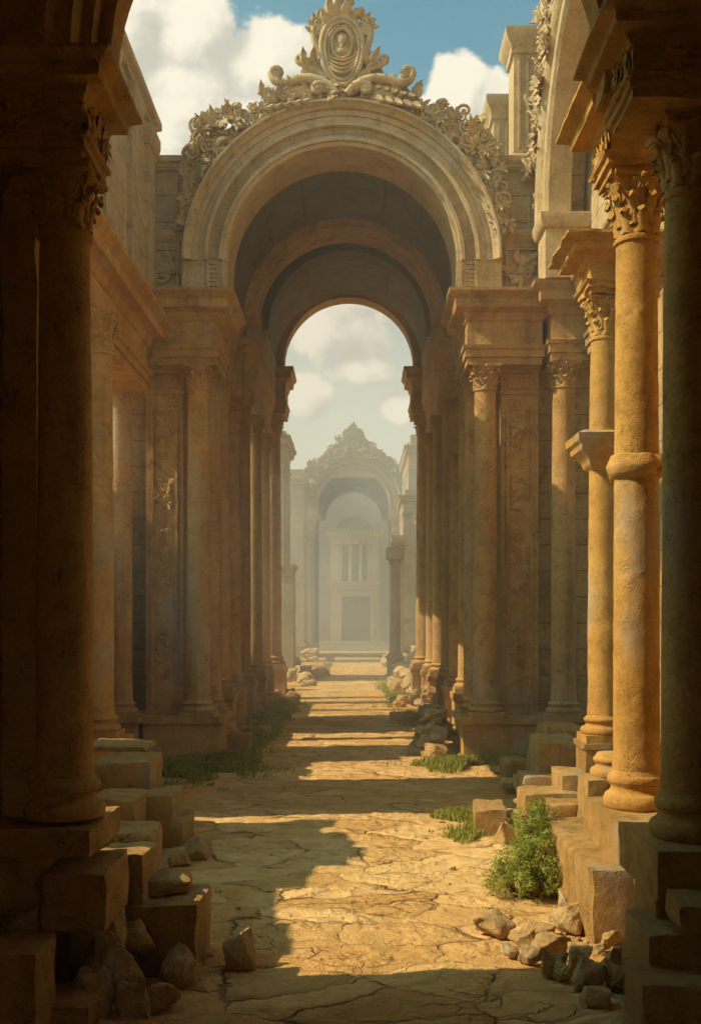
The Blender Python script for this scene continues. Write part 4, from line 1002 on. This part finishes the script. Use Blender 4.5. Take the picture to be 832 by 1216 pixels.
tp = empty('temple_front', (.1, 90, 0), 'pale two-storey temple front with a wooden door under the distant gate', 'building')
def tx(px): return X(px, 90)
def tz(py): return Z(py, 90)
m = MB()
m.box(tx(392), tx(404), 90.3, 91.5, -.1, tz(694)); m.box(tx(441), tx(450), 90.3, 91.5, -.1, tz(694)); m.box(tx(404), tx(441), 90.3, 91.5, tz(708), tz(694))
m.box(tx(392), tx(402), 90.4, 91.5, tz(692), tz(642)); m.box(tx(440), tx(450), 90.4, 91.5, tz(692), tz(642)); 
put('wall', m, M_far, tp, None)
m = MB(); m.box(tx(402), tx(440), 90.95, 91.5, tz(692), tz(642)); put('window_recess', m, M_vault, tp, None)  # shade of the window opening put into its dark stone colour
m = MB(); m.mould(entab(tz(700), tz(690), .35), tx(391), tx(449), 90.0, 91.2); put('entablature', m, M_far, tp, None)
m = MB(); m.mould(entab(tz(646), tz(632), .4), tx(392), tx(449), 90.0, 91.4)
for i in range(15): m.box(tx(394) + i * .285, tx(394) + i * .285 + .1, 90.1, 90.2, tz(632), tz(627))
put('cornice', m, M_far, tp, None)
m = MB()
for a in (404, 416, 428, 438): m.lathe([(.16, tz(690)), (.14, tz(650)), (.2, tz(648)), (.2, tz(646))], tx(a), 90.55, 12)
put('colonnettes', m, M_far, tp, None)
m = MB(); w0, w1, z1 = tx(402), tx(443), tz(706)
m.box(w0 - .1, w0 + .22, 90.1, 90.4, -.1, z1); m.box(w1 - .22, w1 + .1, 90.1, 90.4, -.1, z1); m.box(w0 - .2, w1 + .2, 90.05, 90.4, z1, z1 + .3); put('door_frame', m, M_far, tp, None)
m = MB(); m.box(w0 + .22, w1 - .22, 91.2, 91.3, -.0, z1)
for i in range(3): m.box(w0 + .3 + i * .9, w0 + 1.0 + i * .9, 91.12, 91.2, .5, z1 - .4)
put('door', m, M_wood, tp, None)
m = MB()
for i in range(5): m.box(tx(382) - .2, tx(470), 86.5 + i * .6, 90.3, -.1, .16 * (i + 1))
put('stairs', m, M_far, tp, None)

def ruin(name, label, cat, x0, x1, y0, y1, h, seed, jag=.8, out=.2, mat=M_far):
    root = empty(name, ((x0 + x1) / 2, (y0 + y1) / 2, 0), label, cat); r_ = random.Random(seed)
    m = MB(); y = y0
    m.box(x0, x1, y0, y1, -.1, h)
    n = max(2, int((y1 - y0) / .9)); dy = (y1 - y0) / n
    put('wall', m, mat, root, (.9, .05, .8))
    m = MB(); m.mould(entab(h * .86, h, out), x0 + .02, x1 - .02, y0 + .02, y1 - .02); put('cornice', m, mat, root, (.6, .03, 1.)); m = MB(); m.mould(podium(-.1, h * .1, .1), x0, x1, y0, y1); put('plinth', m, mat, root, (.6, .03, 1.))
    m = MB()
    for i in range(n):
        if r_.random() < .75: m.box(x0 + .1, x1 - .1, y0 + i * dy, y0 + (i + 1) * dy - .02, h, h + r_.uniform(.2, jag))
    if m.v: put('broken_top', m, mat, root, (.5, .08, 1.2))
    return root
ruin('ruined_wall', 'tall pale hazy wall at left beyond the great arch', 'wall', -5.2, -3.05, 42, 46, 10.2, 1, 1.0, .3)
ruin('ruined_pier', 'lower pier with a cornice in front of the hazy left wall', 'pier', -3.6, -2.62, 41.5, 43, 4.8, 2, .1, .12)
ruin('ruined_wall', 'far left wall piece next to the distant gate', 'wall', -5.5, -3.25, 61.5, 66, 11.2, 3, .9, .3)
ruin('ruined_pier', 'tall pier at right beyond the great arch, with broken top', 'pier', 2.35, 3.6, 52, 56, 9.0, 4, .8, .3)
ruin('ruined_wall', 'pale tower-like wall at far right beyond the great arch', 'wall', 2.95, 5.2, 58, 66, 12.6, 5, .8, .3)
ruin('ruined_wall', 'right wall beyond the great arch, half hidden by its columns', 'wall', 3.0, 5.0, 40, 50, 7.5, 6, .9, .3)
for i, (x, y, h, lb) in enumerate(((1.72, 46, 4.4, 'slim broken column at right beyond the great arch, nearer one'), (2.05, 49.5, 5.3, 'taller broken column at right beyond the great arch, farther one'))):
    root = empty('broken_column', (x, y, 0), lb, 'column')
    c = copy_part(fcol, root, Matrix.Translation((x, y, .9)) @ Matrix.Diagonal((.95, .95, h / 7.44, 1)))
    m = MB(); m.mould(podium(-.1, .9, .06), x - .36, x + .36, y - .36, y + .36); put('pedestal', m, M_far, root, None)
    m = MB(); m.box(x - .4, x + .4, y - .4, y + .4, .9 + h, .9 + h + .5); put('broken_block', m, M_far, root, (.15, .06, 3))

# ------------------------------------------------------------------ sky, sun, haze, camera
SUN_EL, SUN_AZ = math.radians(43), math.radians(6)      # the sun stands to the left and a little behind the camera
SUNV = Vector((-math.cos(SUN_AZ) * math.cos(SUN_EL), -math.sin(SUN_AZ) * math.cos(SUN_EL), math.sin(SUN_EL)))
W = bpy.data.worlds.new('World'); S.world = W; W.use_nodes = True
nt = W.node_tree; nt.nodes.clear(); t = NT(nt)
sky = t.n('ShaderNodeTexSky', sky_type='NISHITA'); sky.sun_disc = False
sky.sun_elevation = SUN_EL; sky.sun_rotation = math.atan2(SUNV.x, SUNV.y); sky.dust_density = 2.2; sky.air_density = 1.0; sky.ozone_density = 1.5
tc = t.n('ShaderNodeTexCoord'); sep = t.n('ShaderNodeSeparateXYZ'); t.l(tc.outputs['Generated'], sep.inputs[0])
ya = t.math('MAXIMUM', t.math('ABSOLUTE', sep.outputs[1]), .12)
u = t.math('DIVIDE', sep.outputs[0], ya); v = t.math('DIVIDE', sep.outputs[2], ya)
def dens(du, dv):
    uu = t.math('ADD', u, du); vv = t.math('ADD', v, dv)
    cb = t.n('ShaderNodeCombineXYZ'); t.l(uu, cb.inputs[0]); t.l(vv, cb.inputs[1]); cb.inputs[2].default_value = 3.3
    n1 = t.noise(cb.outputs[0], 7.5, 9, .56); n2 = t.noise(cb.outputs[0], 24, 6, .6)
    blob = None
    for (cu, cv, ru, rv) in ((-.185, .50, .085, .085), (-.165, .585, .05, .05), (-.09, .55, .052, .05), (-.12, .49, .07, .05), (-.24, .58, .06, .08), (.105, .525, .030, .036), (.135, .515, .03, .03), (.085, .50, .035, .02),
                             (-.03, .285, .07, .05), (.0, .25, .05, .02), (-.055, .23, .04, .03), (.045, .212, .03, .02), (-.5, .4, .15, .1), (.55, .45, .16, .1), (.3, .62, .1, .06), (-.7, .7, .2, .12)):
        a = t.math('DIVIDE', t.math('SUBTRACT', uu, cu), ru); b = t.math('DIVIDE', t.math('SUBTRACT', vv, cv), rv)
        q = t.math('SUBTRACT', 1.0, t.math('SQRT', t.math('ADD', t.math('MULTIPLY', a, a), t.math('MULTIPLY', b, b))))
        blob = q if blob is None else t.math('MAXIMUM', blob, q)
    blob = t.math('MAXIMUM', blob, -1.2)
    return t.math('ADD', t.math('ADD', blob, t.math('MULTIPLY', t.math('SUBTRACT', n1, .5), 3.4)), t.math('MULTIPLY', t.math('SUBTRACT', n2, .5), .9))
d0 = dens(0, 0); d1 = dens(-.022, .020)
cov = t.sstep(d0, -.12, .22)
shade = t.sstep(t.math('SUBTRACT', d0, d1), -.55, .5)
ccol = t.mix(shade, (.60, .56, .47), (1.0, .92, .74))
bright = t.n('ShaderNodeVectorMath', operation='SCALE'); t.l(ccol, bright.inputs[0]); bright.inputs['Scale'].default_value = 8.8
low = t.sstep(v, .14, .56, .92, .0)
teal = t.mix(1.0, sky.outputs[0], (.70, 1.36, 1.12), 'MULTIPLY')
veil = t.mix(low, teal, (6.6, 6.3, 4.9))
out = t.mix(t.math('MULTIPLY', cov, .93), veil, bright.outputs[0])
bg = t.n('ShaderNodeBackground'); t.l(out, bg.inputs[0]); bg.inputs[1].default_value = .125
wo = t.n('ShaderNodeOutputWorld'); t.l(bg.outputs[0], wo.inputs[0])
W.cycles.sampling_method = 'MANUAL'; W.cycles.sample_map_resolution = 256

L = bpy.data.lights.new('sun', 'SUN'); L.energy = 5.0; L.angle = math.radians(.5); L.color = (1.0, .83, .55)
so = bpy.data.objects.new('sun', L); COL.objects.link(so); so.rotation_euler = SUNV.to_track_quat('Z', 'Y').to_euler(); so.location = (-20, 0, 30)

hm, hn = mat_new('warm_haze'); t = NT(hn)
vs = t.n('ShaderNodeVolumeScatter'); vs.inputs['Color'].default_value = (.90, .95, .95, 1); ps = t.n('ShaderNodeSeparateXYZ'); t.l(t.n('ShaderNodeNewGeometry').outputs['Position'], ps.inputs[0]); t.l(t.math('MULTIPLY', t.sstep(ps.outputs[1], 10., 30., .0035, .0132), t.sstep(t.noise(t.n('ShaderNodeNewGeometry').outputs['Position'], .22, 2, .5), .3, .7, .55, 1.45)), vs.inputs['Density']); vs.inputs['Anisotropy'].default_value = .1
o = t.n('ShaderNodeOutputMaterial'); t.l(vs.outputs[0], o.inputs['Volume'])
hz = MB(); hz.box(-8.5, 9, -9, 120, -.5, 17.5); hzo = hz.obj('haze', hm, None, None, 0); tag(hzo, None, None, kind='structure')

cam = bpy.data.cameras.new('camera'); co = bpy.data.objects.new('camera', cam); COL.objects.link(co)
co.location = (0, 0, H); co.rotation_euler = (PI / 2, 0, 0)
cam.sensor_fit = 'VERTICAL'; cam.sensor_height = 36; cam.lens = F / 1216 * 36
cam.shift_y = (VY - 608) / 1216; cam.shift_x = -(VX - 416) / 1216
cam.clip_start = .05; cam.clip_end = 2000
S.camera = co
S.view_settings.view_transform = 'Standard'; S.view_settings.look = 'None'; S.view_settings.exposure = 0
S.cycles.max_bounces = 5; S.cycles.diffuse_bounces = 4; S.cycles.volume_bounces = 1; S.cycles.transparent_max_bounces = 4
S.cycles.use_denoising = True; S.cycles.use_adaptive_sampling = True; S.cycles.adaptive_threshold = .035; S.cycles.adaptive_min_samples = 20; S.cycles.volume_step_rate = .5
